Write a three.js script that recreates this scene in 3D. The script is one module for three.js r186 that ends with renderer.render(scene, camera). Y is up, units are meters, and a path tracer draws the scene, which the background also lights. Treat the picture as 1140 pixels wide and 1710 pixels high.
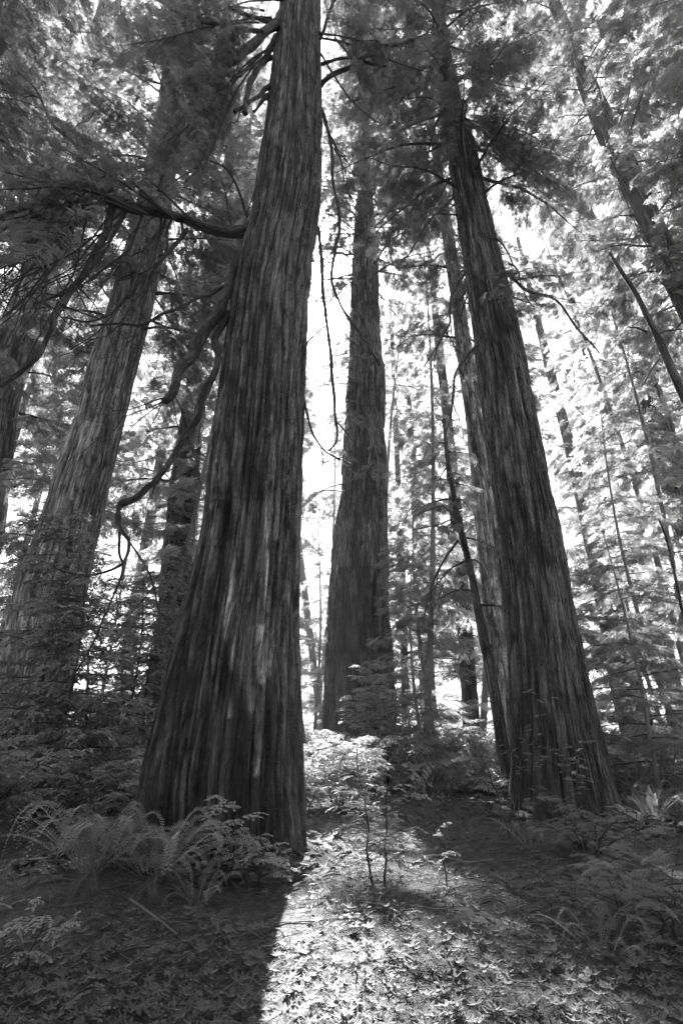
import * as THREE from 'three';
import { ImprovedNoise } from 'three/addons/math/ImprovedNoise.js';

// ---------------------------------------------------------------- camera, sky, sun, exposure
const CAM = new THREE.Vector3(0, 1.5, 0), PITCH = THREE.MathUtils.degToRad(23.7), F = 855;   // F: focal length in pixels of a 1140 x 1710 frame
const SP = Math.sin(PITCH), CP = Math.cos(PITCH);
const scene = new THREE.Scene();
const camera = new THREE.PerspectiveCamera(90, 1140 / 1710, 0.1, 900);
camera.position.copy(CAM);
camera.rotation.x = PITCH;
const renderer = new THREE.WebGLRenderer();
renderer.toneMapping = THREE.LinearToneMapping;
renderer.toneMappingExposure = 13;
renderer.shadowMap.enabled = true;
const sunDir = pixelRay(533, 455).normalize();                       // towards the sun, just past the edge of the big trunk
const sun = new THREE.DirectionalLight(0xffffff, 5);
sun.name = 'sun';
sun.position.copy(sunDir).multiplyScalar(120);
sun.castShadow = true;
Object.assign(sun.shadow.camera, { left: -60, right: 60, top: 60, bottom: -60, near: 1, far: 300 });
sun.shadow.mapSize.set(4096, 4096);
scene.add(sun, sun.target);
{
  const W = 512, H = 256, d = new Float32Array(W * H * 4), v = new THREE.Vector3();
  for (let j = 0; j < H; j++) for (let i = 0; i < W; i++) {
    const up = ((j + 0.5) / H - 0.5) * Math.PI, a = ((i + 0.5) / W - 0.5) * 2 * Math.PI;
    v.set(Math.cos(a) * Math.cos(up), Math.sin(up), Math.sin(a) * Math.cos(up));
    const ang = Math.acos(Math.min(1, v.dot(sunDir))) * 57.3;
    const L = 0.105 + 0.04 * Math.pow(1 - Math.max(0, v.y), 3) + 0.45 * Math.exp(-ang / 18) + 8 * Math.exp(-((ang / 5) ** 2));
    d.set([L, L, L, 1], (j * W + i) * 4);
  }
  const t = new THREE.DataTexture(d, W, H, THREE.RGBAFormat, THREE.FloatType);
  t.mapping = THREE.EquirectangularReflectionMapping;
  t.magFilter = THREE.LinearFilter;
  t.needsUpdate = true;
  scene.background = t;
  scene.environment = t;
}
scene.fog = new THREE.FogExp2(0xffffff, 0.0005);

// ---------------------------------------------------------------- helpers
function pixelRay(px, py) {
  const x = (px - 570) / F, y = (855 - py) / F;
  return new THREE.Vector3(x, y * CP + SP, y * SP - CP);
}
function at(px, py, D) {                                             // the point of the upright plane D metres ahead that a pixel of the photograph shows
  const d = pixelRay(px, py);
  return d.multiplyScalar(D / -d.z).add(CAM);
}
function rng(seed) {
  let s = seed >>> 0;
  return () => { s = (s + 0x6d2b79f5) | 0; let t = Math.imul(s ^ (s >>> 15), 1 | s); t = (t + Math.imul(t ^ (t >>> 7), 61 | t)) ^ t; return ((t ^ (t >>> 14)) >>> 0) / 4294967296; };
}
const N3 = new ImprovedNoise(), noise = (x, y, z) => N3.noise(x + 57.3, y + 131.7, z + 17.1);
const lerp = (a, b, t) => a + (b - a) * t, clamp = (x, a = 0, b = 1) => Math.min(b, Math.max(a, x)), smooth = (a, b, x) => { const t = clamp((x - a) / (b - a)); return t * t * (3 - 2 * t); };
const V = (x, y, z) => new THREE.Vector3(x, y, z);
const counts = {};
function numbered(name) { const n = counts[name] = (counts[name] ?? -1) + 1; return n ? name + '_' + String(n).padStart(3, '0') : name; }
function tag(o, label, category, group) { o.userData.label = label; o.userData.category = category; if (group) o.userData.group = group; return o; }
function thing(name, label, category, pos, group) {
  const o = new THREE.Group();
  o.name = numbered(name); o.position.copy(pos); scene.add(o);
  return tag(o, label, category, group);
}
function part(name, geometry, material, parent, kind) {
  const m = new THREE.Mesh(geometry, material);
  m.name = name; m.castShadow = m.receiveShadow = true; parent.add(m);
  if (kind) m.userData.kind = kind;
  return m;
}
function groundHeight(x, z) {
  const d = Math.hypot(x, z), far = smooth(8, 30, d);
  return 0.16 * noise(x * 0.32, 0, z * 0.32) * smooth(2, 6, d) + 0.05 * noise(x * 1.3, 3, z * 1.3) + 0.5 * far * noise(x * 0.07, 9, z * 0.07)
    + 0.24 * Math.exp(-((x + 2.35) ** 2 + (z + 6.2) ** 2) / 0.7) + 0.3 * smooth(4, 11, -x) * smooth(5, 12, -z) * (1 - smooth(30, 60, d));
}
function ground(px, py) {                                            // where a pixel's ray meets the forest floor
  const d = pixelRay(px, py);
  let t = -CAM.y / d.y;
  for (let i = 0; i < 12; i++) t = (groundHeight(CAM.x + d.x * t, CAM.z + d.z * t) - CAM.y) / d.y;
  return V(CAM.x + d.x * t, groundHeight(CAM.x + d.x * t, CAM.z + d.z * t), CAM.z + d.z * t);
}
const onGround = (x, z) => V(x, groundHeight(x, z), z);

// lattice noise that repeats, for textures
function tileNoise(nx, ny, seed) {
  const r = rng(seed), g = new Float32Array(nx * ny).map(() => r() * 2 - 1);
  return (u, v) => {
    const x = ((u % 1) + 1) % 1 * nx, y = ((v % 1) + 1) % 1 * ny, i = Math.floor(x), j = Math.floor(y), a = x - i, b = y - j, s = a * a * (3 - 2 * a), t = b * b * (3 - 2 * b);
    const at = (p, q) => g[(q % ny) * nx + (p % nx)];
    return lerp(lerp(at(i, j), at(i + 1, j), s), lerp(at(i, j + 1), at(i + 1, j + 1), s), t);
  };
}
const toS = (v) => Math.round(255 * clamp(v <= 0.0031308 ? v * 12.92 : 1.055 * Math.pow(v, 1 / 2.4) - 0.055));
function texture(W, H, f, srgb) {
  const d = new Uint8Array(W * H * 4);
  for (let j = 0; j < H; j++) for (let i = 0; i < W; i++) {
    const v = f((i + 0.5) / W, (j + 0.5) / H), b = srgb ? toS(v) : Math.round(255 * clamp(v));
    d.set([b, b, b, 255], (j * W + i) * 4);
  }
  const t = new THREE.DataTexture(d, W, H);
  t.wrapS = t.wrapT = THREE.RepeatWrapping; t.magFilter = t.minFilter = THREE.LinearFilter;
  if (srgb) t.colorSpace = THREE.SRGBColorSpace;
  t.needsUpdate = true;
  return t;
}
const grey = (v) => new THREE.Color().setRGB(v, v, v);

// ---------------------------------------------------------------- materials
const barkHeight = (() => {
  const w1 = tileNoise(7, 16, 1), a = tileNoise(15, 5, 2), b = tileNoise(36, 14, 3), c = tileNoise(84, 60, 4), e = tileNoise(230, 190, 5), k = tileNoise(60, 110, 6), pl = tileNoise(18, 9, 7);
  return (u, v) => {
    const x = u + 0.022 * w1(u, v) + 0.004 * k(u, v), q = smooth(-0.06, 0.06, pl(x, v) + 0.25 * c(x, v));
    return clamp(0.2 * q + 0.34 * Math.min(1, 2.6 * Math.abs(a(x, v))) + 0.26 * Math.min(1, 2.4 * Math.abs(b(x, v))) + 0.22 * Math.abs(c(x, v)) + 0.18 * Math.abs(e(x, v)));
  };
})();
const patch = tileNoise(12, 6, 8), speck = tileNoise(300, 150, 9), sliver = tileNoise(120, 17, 10);
const barkMap = texture(1024, 1024, (u, v) => { const h = barkHeight(u, v); return (0.012 + 0.36 * Math.pow(h, 2.5) + 0.17 * smooth(0.35, 0.8, sliver(u + 0.01 * patch(u, v), v))) * (1 + 0.35 * patch(u, v) + 0.3 * speck(u, v)); }, true);  // furrow shade is put into the colour: low parts of the bark darken
const barkBump = texture(1024, 1024, barkHeight);
const barkMat = (ru, rv, tone, bump) => {
  const mk = (t) => { const c = t.clone(); c.repeat.set(ru, rv); c.needsUpdate = true; return c; };
  return new THREE.MeshStandardMaterial({ color: grey(tone), map: mk(barkMap), bumpMap: mk(barkBump), bumpScale: bump, roughness: 0.95, vertexColors: true });
};
const M = {
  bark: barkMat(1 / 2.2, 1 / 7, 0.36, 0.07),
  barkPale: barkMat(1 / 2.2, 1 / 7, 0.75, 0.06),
  greyBark: new THREE.MeshStandardMaterial({ color: grey(0.16), roughness: 0.95 }),
  bark0: new THREE.MeshStandardMaterial({ color: grey(0.06), roughness: 0.95 }),
  twig: new THREE.MeshStandardMaterial({ color: grey(0.03), roughness: 0.95 }),
  limb: Object.assign(barkMat(1 / 1.1, 1 / 2.4, 0.26, 0.035), { vertexColors: false }),
  deadwood: new THREE.MeshStandardMaterial({ color: grey(0.09), roughness: 0.95 }),
  needle: new THREE.MeshPhysicalMaterial({ color: grey(0.165), roughness: 0.95, transmission: 0.62, thickness: 0, specularIntensity: 0.5 }),
  broad: new THREE.MeshPhysicalMaterial({ color: grey(0.26), roughness: 0.92, transmission: 0.58, thickness: 0, specularIntensity: 0.7 }),
  litNeedle: new THREE.MeshPhysicalMaterial({ color: grey(0.27), roughness: 0.95, transmission: 0.64, thickness: 0, specularIntensity: 0.5 }),  // paler copy of needle: sunlight on the farther foliage put into the colour
  shadedBroad: new THREE.MeshPhysicalMaterial({ color: grey(0.15), roughness: 0.92, transmission: 0.55, thickness: 0, specularIntensity: 0.7 }),  // darker copy of broad: shade over the leaves put into the colour
  fern: new THREE.MeshPhysicalMaterial({ color: grey(0.15), roughness: 0.88, transmission: 0.4, thickness: 0, specularIntensity: 0.6 }),
  cover: new THREE.MeshPhysicalMaterial({ color: grey(0.05), roughness: 0.85, transmission: 0.3, thickness: 0, specularIntensity: 0.8 }),
  litter: new THREE.MeshStandardMaterial({ color: grey(0.05), roughness: 0.95 }),
};
{
  const a = tileNoise(20, 20, 21), b = tileNoise(60, 60, 22), c = tileNoise(170, 170, 23), e = tileNoise(400, 400, 24);
  const h = (u, v) => 0.5 + 0.18 * a(u, v) + 0.22 * b(u, v) + 0.25 * c(u, v) + 0.25 * e(u, v);
  const t1 = texture(1024, 1024, (u, v) => 0.015 + 0.05 * Math.pow(clamp(h(u, v)), 1.6), true), t2 = texture(1024, 1024, h);
  for (const t of [t1, t2]) t.repeat.set(1 / 3.1, 1 / 3.1);
  M.ground = new THREE.MeshStandardMaterial({ map: t1, bumpMap: t2, bumpScale: 0.03, roughness: 1 });
}

// ---------------------------------------------------------------- geometry collectors
class Tubes {
  constructor() { this.p = []; this.n = []; this.i = []; this.uv = []; }
  add(pts, radii, sides = 5, rough = 0, seed = 1) {
    const m = pts.length, fr = rough ? pts[0].distanceTo(pts[m - 1]) / (m - 1) / (11 * (typeof radii === 'function' ? radii(0.3) : radii[0]) + 1e-4) : 0, T = V(0, 0, 0), A = V(0, 0, 0), B = V(0, 0, 0), base = this.p.length / 3;
    let run = 0;
    for (let k = 0; k < m; k++) {
      T.subVectors(pts[Math.min(m - 1, k + 1)], pts[Math.max(0, k - 1)]).normalize();
      if (k === 0) A.set(Math.abs(T.y) > 0.9 ? 1 : 0, Math.abs(T.y) > 0.9 ? 0 : 1, 0);
      A.addScaledVector(T, -A.dot(T)).normalize(); B.crossVectors(T, A);
      const r = typeof radii === 'function' ? radii(k / (m - 1)) : radii[k];
      if (k) run += pts[k].distanceTo(pts[k - 1]);
      for (let s = 0; s < sides; s++) {
        const a = (s / sides) * 2 * Math.PI, c = Math.cos(a), d = Math.sin(a), x = A.x * c + B.x * d, y = A.y * c + B.y * d, z = A.z * c + B.z * d;
        const R = rough ? r * (1 + rough * (noise(k * fr + seed, Math.cos(a) * 1.1, Math.sin(a) * 1.1 + seed * 3.1) + 0.5 * noise(k * fr * 2.3 + seed, Math.cos(a) * 3, Math.sin(a) * 3))) : r;
        this.p.push(pts[k].x + x * R, pts[k].y + y * R, pts[k].z + z * R); this.n.push(x, y, z); this.uv.push(Math.abs(s / sides - 0.5) * 2 * Math.PI * r, run);
      }
    }
    for (let k = 0; k < m - 1; k++) for (let s = 0; s < sides; s++) {
      const a = base + k * sides + s, b = base + k * sides + ((s + 1) % sides);
      this.i.push(a, b, a + sides, b, b + sides, a + sides);
    }
    const tip = this.p.length / 3, L = pts[m - 1];                   // close the end
    this.p.push(L.x + T.x * 0.002, L.y + T.y * 0.002, L.z + T.z * 0.002); this.n.push(T.x, T.y, T.z); this.uv.push(0, run);
    for (let s = 0; s < sides; s++) this.i.push(base + (m - 1) * sides + s, base + (m - 1) * sides + ((s + 1) % sides), tip);
    return this;
  }
  geometry(origin) {
    const g = new THREE.BufferGeometry(), p = new Float32Array(this.p);
    if (origin) for (let k = 0; k < p.length; k += 3) { p[k] -= origin.x; p[k + 1] -= origin.y; p[k + 2] -= origin.z; }
    g.setAttribute('position', new THREE.BufferAttribute(p, 3));
    g.setAttribute('normal', new THREE.BufferAttribute(new Float32Array(this.n), 3));
    g.setAttribute('uv', new THREE.BufferAttribute(new Float32Array(this.uv), 2));
    g.setIndex(this.i);
    return g;
  }
}
class Leaves {                                                       // leaf faces: a folded, tapered blade each
  constructor() { this.p = []; this.i = []; }
  blade(o, dir, side, len, wid, curl = 0, rows = 1) {
    const nrm = V(0, 0, 0).crossVectors(dir, side).normalize(), b = this.p.length / 3, P = (t, s, dn) => this.p.push(
      o.x + dir.x * len * t + side.x * wid * s + nrm.x * dn, o.y + dir.y * len * t + side.y * wid * s + nrm.y * dn, o.z + dir.z * len * t + side.z * wid * s + nrm.z * dn);
    if (rows === 1) {
      P(0, 0, 0); P(0.45, 0.5, 0); P(1, 0, curl * len); P(0.45, -0.5, 0);
      this.i.push(b, b + 1, b + 2, b, b + 2, b + 3);
    } else {
      P(0, 0, 0); P(0.3, 0.42, 0.06 * wid); P(0.3, 0, -0.08 * wid); P(0.3, -0.42, 0.06 * wid);
      P(0.65, 0.46, curl * len * 0.4 + 0.06 * wid); P(0.65, 0, curl * len * 0.4 - 0.08 * wid); P(0.65, -0.46, curl * len * 0.4 + 0.06 * wid); P(1, 0, curl * len);
      for (const f of [[0, 1, 2], [0, 2, 3], [1, 4, 2], [2, 4, 5], [2, 5, 3], [3, 5, 6], [4, 7, 5], [5, 7, 6]]) this.i.push(...f.map((k) => b + k));
    }
  }
  strip(pts, w) {
    for (let k = 0; k < pts.length - 1; k++) {
      const b = this.p.length / 3, a = pts[k], c = pts[k + 1];
      this.p.push(a.x - w, a.y, a.z, a.x + w, a.y, a.z, c.x, c.y, c.z); this.i.push(b, b + 1, b + 2);
    }
  }
  geometry() {
    const g = new THREE.BufferGeometry();
    g.setAttribute('position', new THREE.BufferAttribute(new Float32Array(this.p), 3));
    g.setIndex(this.i); g.computeVertexNormals();
    return g;
  }
}
// a flat spray of redwood needles, one metre long, growing along +z with its upper face to +y
function needleSpray(seed, pairs, leafPairs, leaf, wide) {
  const r = rng(seed), L = new Leaves(), mid = (t) => V(0.06 * Math.sin(t * 3 + seed), -0.16 * t * t, t);
  L.strip([0, 0.25, 0.5, 0.75, 1].map(mid), 0.006);
  for (let k = 0; k < pairs; k++) for (const s of [-1, 1]) {
    const t = 0.08 + 0.86 * (k + 0.5 * (s > 0) + 0.3 * r()) / pairs, o = mid(t), a = 0.7 + 0.35 * r(), len = (0.42 - 0.27 * t) * (0.75 + 0.5 * r());
    const d = V(s * Math.sin(a), -0.12 - 0.25 * r(), Math.cos(a)).normalize(), q = V(d.z, 0, -d.x).normalize();
    for (let m = 0; m < leafPairs; m++) for (const e of [-1, 1]) {
      const f = (m + 0.4 + 0.3 * r()) / leafPairs, p = o.clone().addScaledVector(d, len * f), w = q.clone().multiplyScalar(e).addScaledVector(d, 0.55).add(V(0, -0.25 * r() + 0.1, 0)).normalize();
      const sd = V(0, 0, 0).crossVectors(V(0.5 * (r() - 0.5), 1, 0.5 * (r() - 0.5)), w).normalize();
      L.blade(p, w, sd, leaf * (0.7 + 0.5 * r()) * (1 - 0.3 * f), wide, -0.1 * r());
    }
  }
  return L.geometry();
}
// a leafy twig of a broad-leaved shrub, one metre long along +z
function broadTwig(seed, n, leaf, wide) {
  const r = rng(seed), L = new Leaves(), mid = (t) => V(0.08 * Math.sin(t * 4 + seed), 0.05 * Math.sin(t * 3) - 0.1 * t * t, t * 0.85);
  L.strip([0, 0.33, 0.66, 1].map(mid), 0.012);
  for (let k = 0; k < n; k++) {
    const t = (k + 0.6) / n, s = k % 2 ? 1 : -1, a = k === n - 1 ? 0.2 : 0.7 + 0.5 * r(), d = V(s * Math.sin(a), 0.35 * (r() - 0.55), Math.cos(a)).normalize();
    const sd = V(0, 0, 0).crossVectors(V(0.9 * (r() - 0.5), 1, 0.9 * (r() - 0.5)), d).normalize();
    L.blade(mid(t), d, sd, leaf * (0.7 + 0.6 * r()), wide * (0.8 + 0.4 * r()), -0.25 * r(), 2);
  }
  return L.geometry();
}
const SPRAYS = [1, 2, 3].map((s) => needleSpray(s, 6, 5, 0.125, 0.04)), MID_SPRAYS = [15, 16, 17].map((s) => needleSpray(s, 5, 3, 0.19, 0.06)), FAR_SPRAYS = [11, 12, 13].map((s) => needleSpray(s, 4, 2, 0.27, 0.095));
const BROAD = [21, 22].map((s) => broadTwig(s, 9, 0.3, 0.15));

class Foliage {                                                      // copies of a spray, one part of one plant
  constructor(geometries, material) { this.g = geometries; this.m = material; this.list = geometries.map(() => ({ m: [], c: [] })); this.k = 0; }
  add(p, dir, up, scale, tone = 1) {
    if (inSunGap(p)) return;
    const z = dir, x = V(0, 0, 0).crossVectors(up, z).normalize(), y = V(0, 0, 0).crossVectors(z, x), l = this.list[this.k++ % this.g.length];
    l.m.push(x.x * scale, x.y * scale, x.z * scale, 0, y.x * scale, y.y * scale, y.z * scale, 0, z.x * scale, z.y * scale, z.z * scale, 0, p.x, p.y, p.z, 1);
    l.c.push(tone, tone, tone);
  }
  build(name, parent, origin) {
    this.list.forEach((l, k) => {
      const n = l.c.length / 3;
      if (!n) return;
      for (let j = 0; j < n; j++) { l.m[j * 16 + 12] -= origin.x; l.m[j * 16 + 13] -= origin.y; l.m[j * 16 + 14] -= origin.z; }
      const im = new THREE.InstancedMesh(this.g[k], this.m, n);
      im.instanceMatrix = new THREE.InstancedBufferAttribute(new Float32Array(l.m), 16);
      im.instanceColor = new THREE.InstancedBufferAttribute(new Float32Array(l.c), 3);
      im.name = name; im.userData.kind = 'stuff'; im.castShadow = im.receiveShadow = true;
      parent.add(im);
      Foliage.total += n;
    });
  }
}
Foliage.total = 0;
// openings in the canopy along the sun's rays, which let its light down to the forest floor: [point on the floor, radius]
const GAPS = [[560, 1600, 0.14], [620, 1640, 0.2], [690, 1620, 0.16], [585, 1680, 0.2], [660, 1690, 0.22], [740, 1660, 0.2], [800, 1620, 0.14], [780, 1700, 0.14], [520, 1640, 0.1], [515, 1700, 0.12], [880, 1660, 0.1], [700, 1560, 0.14], [840, 1520, 0.16], [545, 1440, 0.4], [600, 1445, 0.3], [690, 1420, 0.2], [980, 1460, 0.25],
  [150, 1440, 0.5], [100, 1420, 0.4], [215, 1400, 0.45], [270, 1430, 0.3], [30, 1290, 0.35], [330, 1400, 0.25], [580, 1330, 0.8], [520, 1350, 0.6], [1085, 1385, 1.0], [1120, 1340, 1.0], [700, 1300, 1.5], [870, 1300, 1.2], [200, 1280, 1.6], [950, 1310, 0.6]].map(([x, y, r]) => [ground(x, y), r])
  .concat([[715, 900, 22, 1.7], [1000, 900, 20, 2.2], [640, 700, 31, 2.4], [960, 700, 24, 2.4], [1080, 620, 24, 2.6], [210, 960, 24, 2.4], [520, 900, 34, 2.4], [1100, 1000, 18, 2], [880, 250, 26, 2.2], [1060, 200, 24, 2.4], [730, 1120, 26, 2.2], [230, 640, 22, 1.8], [320, 560, 22, 2.2], [250, 400, 20, 1.6], [1120, 1180, 16, 1.6]].map(([x, y, D, r]) => [at(x, y, D), r]))
  .concat([[V(-0.1, 1, -12.6), 1.1], [V(-0.8, 0.7, -11.2), 0.8], [V(1.4, 2, -17.5), 0.8], [V(8.8, 1, -15.6), 0.8], [V(-5.6, 1.2, -8.6), 0.4], [V(3.4, 0.6, -15), 0.5], [V(-4.6, 0.8, -11.4), 0.5]]);
function inSunGap(p) {
  for (const [q, r] of GAPS) {
    const dx = p.x - q.x, dy = p.y - q.y, dz = p.z - q.z, t = dx * sunDir.x + dy * sunDir.y + dz * sunDir.z;
    if (t > 2.5 + r && !(t > 22 && Math.abs(Math.sin(p.x * 91.7 + p.y * 47.3 + p.z * 73.1) * 437.5) % 1 < 0.48) && dx * dx + dy * dy + dz * dz - t * t < r * r) return true;
  }
  const dx = p.x - CAM.x, dy = p.y - CAM.y, dz = p.z - CAM.z, t = dx * sunDir.x + dy * sunDir.y + dz * sunDir.z;
  return t > 3 && Math.sqrt(dx * dx + dy * dy + dz * dz - t * t) < t * 0.013;
}

// ---------------------------------------------------------------- forest floor
{
  const n = 260, p = [], uv = [], idx = [], w = (k) => { const s = k / (n / 2) - 1; return Math.sign(s) * (8 * Math.abs(s) + 240 * Math.abs(s) ** 4); };
  for (let j = 0; j <= n; j++) for (let i = 0; i <= n; i++) { const x = w(i), z = w(j) - 6; p.push(x, groundHeight(x, z), z); uv.push(x, z); }
  for (let j = 0; j < n; j++) for (let i = 0; i < n; i++) { const a = j * (n + 1) + i, b = a + n + 1; idx.push(a, b, a + 1, a + 1, b, b + 1); }
  const g = new THREE.BufferGeometry();
  g.setAttribute('position', new THREE.Float32BufferAttribute(p, 3)); g.setAttribute('uv', new THREE.Float32BufferAttribute(uv, 2)); g.setIndex(idx); g.computeVertexNormals();
  const m = part('ground', g, M.ground, scene, 'structure');
  m.userData.label = 'dark forest floor of needles and soil under the redwoods';
  m.userData.category = 'ground';
}

// ---------------------------------------------------------------- trees
// rows: [y, left edge, right edge] of the trunk in the photograph, which stands on the upright plane D metres ahead
function makeTree(name, label, category, D, rows, o = {}) {
  const P = rows.map(([py, l, r]) => { const a = at(l, py, D), b = at(r, py, D); return { y: a.y, x: (a.x + b.x) / 2, r: (b.x - a.x) / 2 * 0.97 }; }).sort((a, b) => a.y - b.y);
  const first = P[0], last = P[P.length - 1], prev = P[P.length - 2], z = -D;
  const gy = groundHeight(first.x, z);
  if (first.y > gy - 0.3) {
    const q = P[1], s = (first.y - (gy - 0.4)) / (q.y - first.y);
    P.unshift({ y: gy - 0.4, x: first.x - (q.x - first.x) * Math.min(s, 3), r: first.r + clamp((first.r - q.r) * s, 0, first.r * 0.25) });
  }
  const top = o.top ?? last.y + 12, slope = (last.x - prev.x) / (last.y - prev.y);
  if (top > last.y + 0.5) P.push({ y: top, x: last.x + slope * (top - last.y) * 0.7, r: Math.max(0.04, Math.min(last.r * 0.4, last.r - 0.012 * (top - last.y))) });
  const raw = (y) => { let k = 0; while (k < P.length - 2 && y > P[k + 1].y) k++; const t = clamp((y - P[k].y) / (P[k + 1].y - P[k].y)); return [lerp(P[k].x, P[k + 1].x, t), lerp(P[k].r, P[k + 1].r, t)]; };
  const axis = (y) => { let x = 0, r = 0; for (let k = -2; k <= 2; k++) { const q = raw(y + k * 0.012 * Math.max(6, y)); x += q[0] / 5; r += q[1] / 5; } return { x, z, r }; };
  const y0 = P[0].y, y1 = P[P.length - 1].y, U = o.u ?? 64, W = o.v ?? 90, amp = o.amp ?? 0.04, sd = o.seed ?? 1, rbh = axis(gy + 2).r, sp = o.spacing ?? Math.max(0.1, rbh * 0.16);
  const base = V(axis(gy).x, gy, z), pos = [], uv = [], col = [], idx = [];
  for (let j = 0; j <= W; j++) {
    const y = lerp(y0, y1, Math.pow(j / W, 1.45)), a = axis(y), low = Math.exp(-(y - gy) / (rbh * 2.2)), k = Math.min(1, 0.35 + 0.65 * a.r / rbh);
    for (let i = 0; i <= U; i++) {
      const th = (i % U) / U * 2 * Math.PI, c = Math.cos(th), s = Math.sin(th), X = c * rbh + sd * 7, Z = s * rbh - sd * 3;
      const wob = 0.35 * noise(X * 1.2, y * 0.35, Z * 1.2);
      const n1 = noise(X / sp + wob, y * 0.16 + sd, Z / sp + wob), n2 = noise(X / sp * 2.6, y * 0.45, Z / sp * 2.6 + wob), n3 = noise(X / sp * 6, y * 1.4, Z / sp * 6);
      const n4 = noise(X * 2.1 + wob, y * 0.5 + 9, Z * 2.1 + wob) + 0.35 * n2 + 0.2 * n3, plate = smooth(-0.05, 0.05, n4);
      const h = 0.6 * Math.min(1, Math.abs(n1) * 4.2) + 0.3 * Math.min(1, Math.abs(n2) * 4) + 0.2 * Math.abs(n3) + 0.3 * plate - 0.12;
      const flute = (0.16 + 0.5 * low) * noise(c * 1.7 + sd, y * 0.06, s * 1.7) + 0.1 * noise(c * 4 + sd, y * 0.12, s * 4) * (0.3 + low);
      const R = a.r * (1 + 0.55 * flute) + amp * k * (h - 0.65);
      const x = a.x + c * R, zz = z + s * R;
      pos.push(x - base.x, y - base.y, zz - base.z); uv.push((i / U) * 2 * Math.PI * rbh, y);
      let tone = 0.14 + 1.0 * h + 0.45 * Math.max(0, noise(X * 2.4, y * 0.22 + 5, Z * 2.4)) + 0.25 * noise(X * 0.9, y * 0.2, Z * 0.9);  // the h term darkens crevices in the colour, imitating their shade
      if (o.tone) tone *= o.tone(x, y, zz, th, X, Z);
      col.push(tone, tone, tone);
    }
  }
  for (let j = 0; j < W; j++) for (let i = 0; i < U; i++) { const a = j * (U + 1) + i, b = a + U + 1; idx.push(a, b, a + 1, a + 1, b, b + 1); }
  const g = new THREE.BufferGeometry();
  g.setAttribute('position', new THREE.Float32BufferAttribute(pos, 3)); g.setAttribute('uv', new THREE.Float32BufferAttribute(uv, 2)); g.setAttribute('color', new THREE.Float32BufferAttribute(col, 3));
  g.setIndex(idx); g.computeVertexNormals();
  const nr = g.attributes.normal;
  for (let j = 0; j <= W; j++) {
    const a = j * (U + 1), b = a + U, n = V(nr.getX(a) + nr.getX(b), nr.getY(a) + nr.getY(b), nr.getZ(a) + nr.getZ(b)).normalize();
    nr.setXYZ(a, n.x, n.y, n.z); nr.setXYZ(b, n.x, n.y, n.z);
  }
  const root = thing(name, label, category, base, o.group);
  part('trunk', g, o.material ?? M.bark, root);
  return { root, base, axis, D, top: y1, seed: sd, foliage: new Foliage(o.sprays ?? SPRAYS, o.leaf ?? M.needle), small: new Tubes() };
}
// one limb with its side twigs and sprays
function growBranch(T, start, az, L, o = {}) {
  const r = o.rand, sp = o.spray ?? 0.4, tubes = o.tubes ?? T.small, dirAt = (a, p) => V(Math.cos(p) * Math.cos(a), Math.sin(p), Math.cos(p) * Math.sin(a));
  let pitch = o.pitch ?? 0.1, a = az, p = start.clone();
  const segs = 8, pts = [p.clone()], dirs = [];
  for (let k = 0; k < segs; k++) {
    const d = dirAt(a, pitch); dirs.push(d); p = p.clone().addScaledVector(d, L / segs); pts.push(p);
    a += (r() - 0.5) * 0.35; pitch += (k < 5 ? -(o.droop ?? 0.09) : 0.08) + (r() - 0.5) * 0.12;
  }
  const r0 = o.radius ?? 0.012 + 0.011 * L;
  tubes.add(pts, (t) => r0 * (1 - 0.85 * t) + 0.003, o.sides ?? 5, 0.25, T.seed);
  const step = sp * (o.step ?? 0.45);
  let side = r() < 0.5 ? 1 : -1;
  const btone = 0.7 + 0.6 * r();
  for (let s = L * (o.bare ?? 0.16); s < L; s += step * (0.7 + 0.6 * r())) {
    const f = s / L * segs, k = Math.min(segs - 1, Math.floor(f)), q = pts[k].clone().lerp(pts[k + 1], f - k), d = dirs[k];
    side = -side;
    const l = (0.34 * L * (1 - 0.75 * s / L) + 0.25 * sp) * (0.5 + 0.8 * r()), da = Math.atan2(d.z, d.x) + side * (0.75 + 0.5 * r());
    let tp = (o.twigPitch ?? -0.2) - 0.35 * r(), tq = q.clone(), tpts = [tq.clone()];
    const nseg = Math.max(2, Math.round(l / (sp * 0.42)));
    for (let m = 0; m < nseg; m++) {
      const td = dirAt(da + (r() - 0.5) * 0.3, tp); tp -= 0.08 - 0.1 * r(); tq = tq.clone().addScaledVector(td, l / nseg); tpts.push(tq);
      for (const e of [-1, 1]) if (r() < (o.density ?? 0.92)) {
        const sa = Math.atan2(td.z, td.x) + e * (0.35 + 0.6 * r()), sd = dirAt(sa, tp - 0.15 + 0.5 * (r() - 0.5)), up = V((r() - 0.5) * 1.3, 1, (r() - 0.5) * 1.3).normalize();
        T.foliage.add(tq, sd, up, sp * (0.6 + 0.65 * r()), btone * (0.5 + 1.0 * r() * r() + 0.3 * r()));
      }
    }
    if (l > 0.25 && !o.noTwig) tubes.add(tpts, (t) => 0.008 * (1 - 0.6 * t) * (o.twigScale ?? 1), 3);
  }
}
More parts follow.
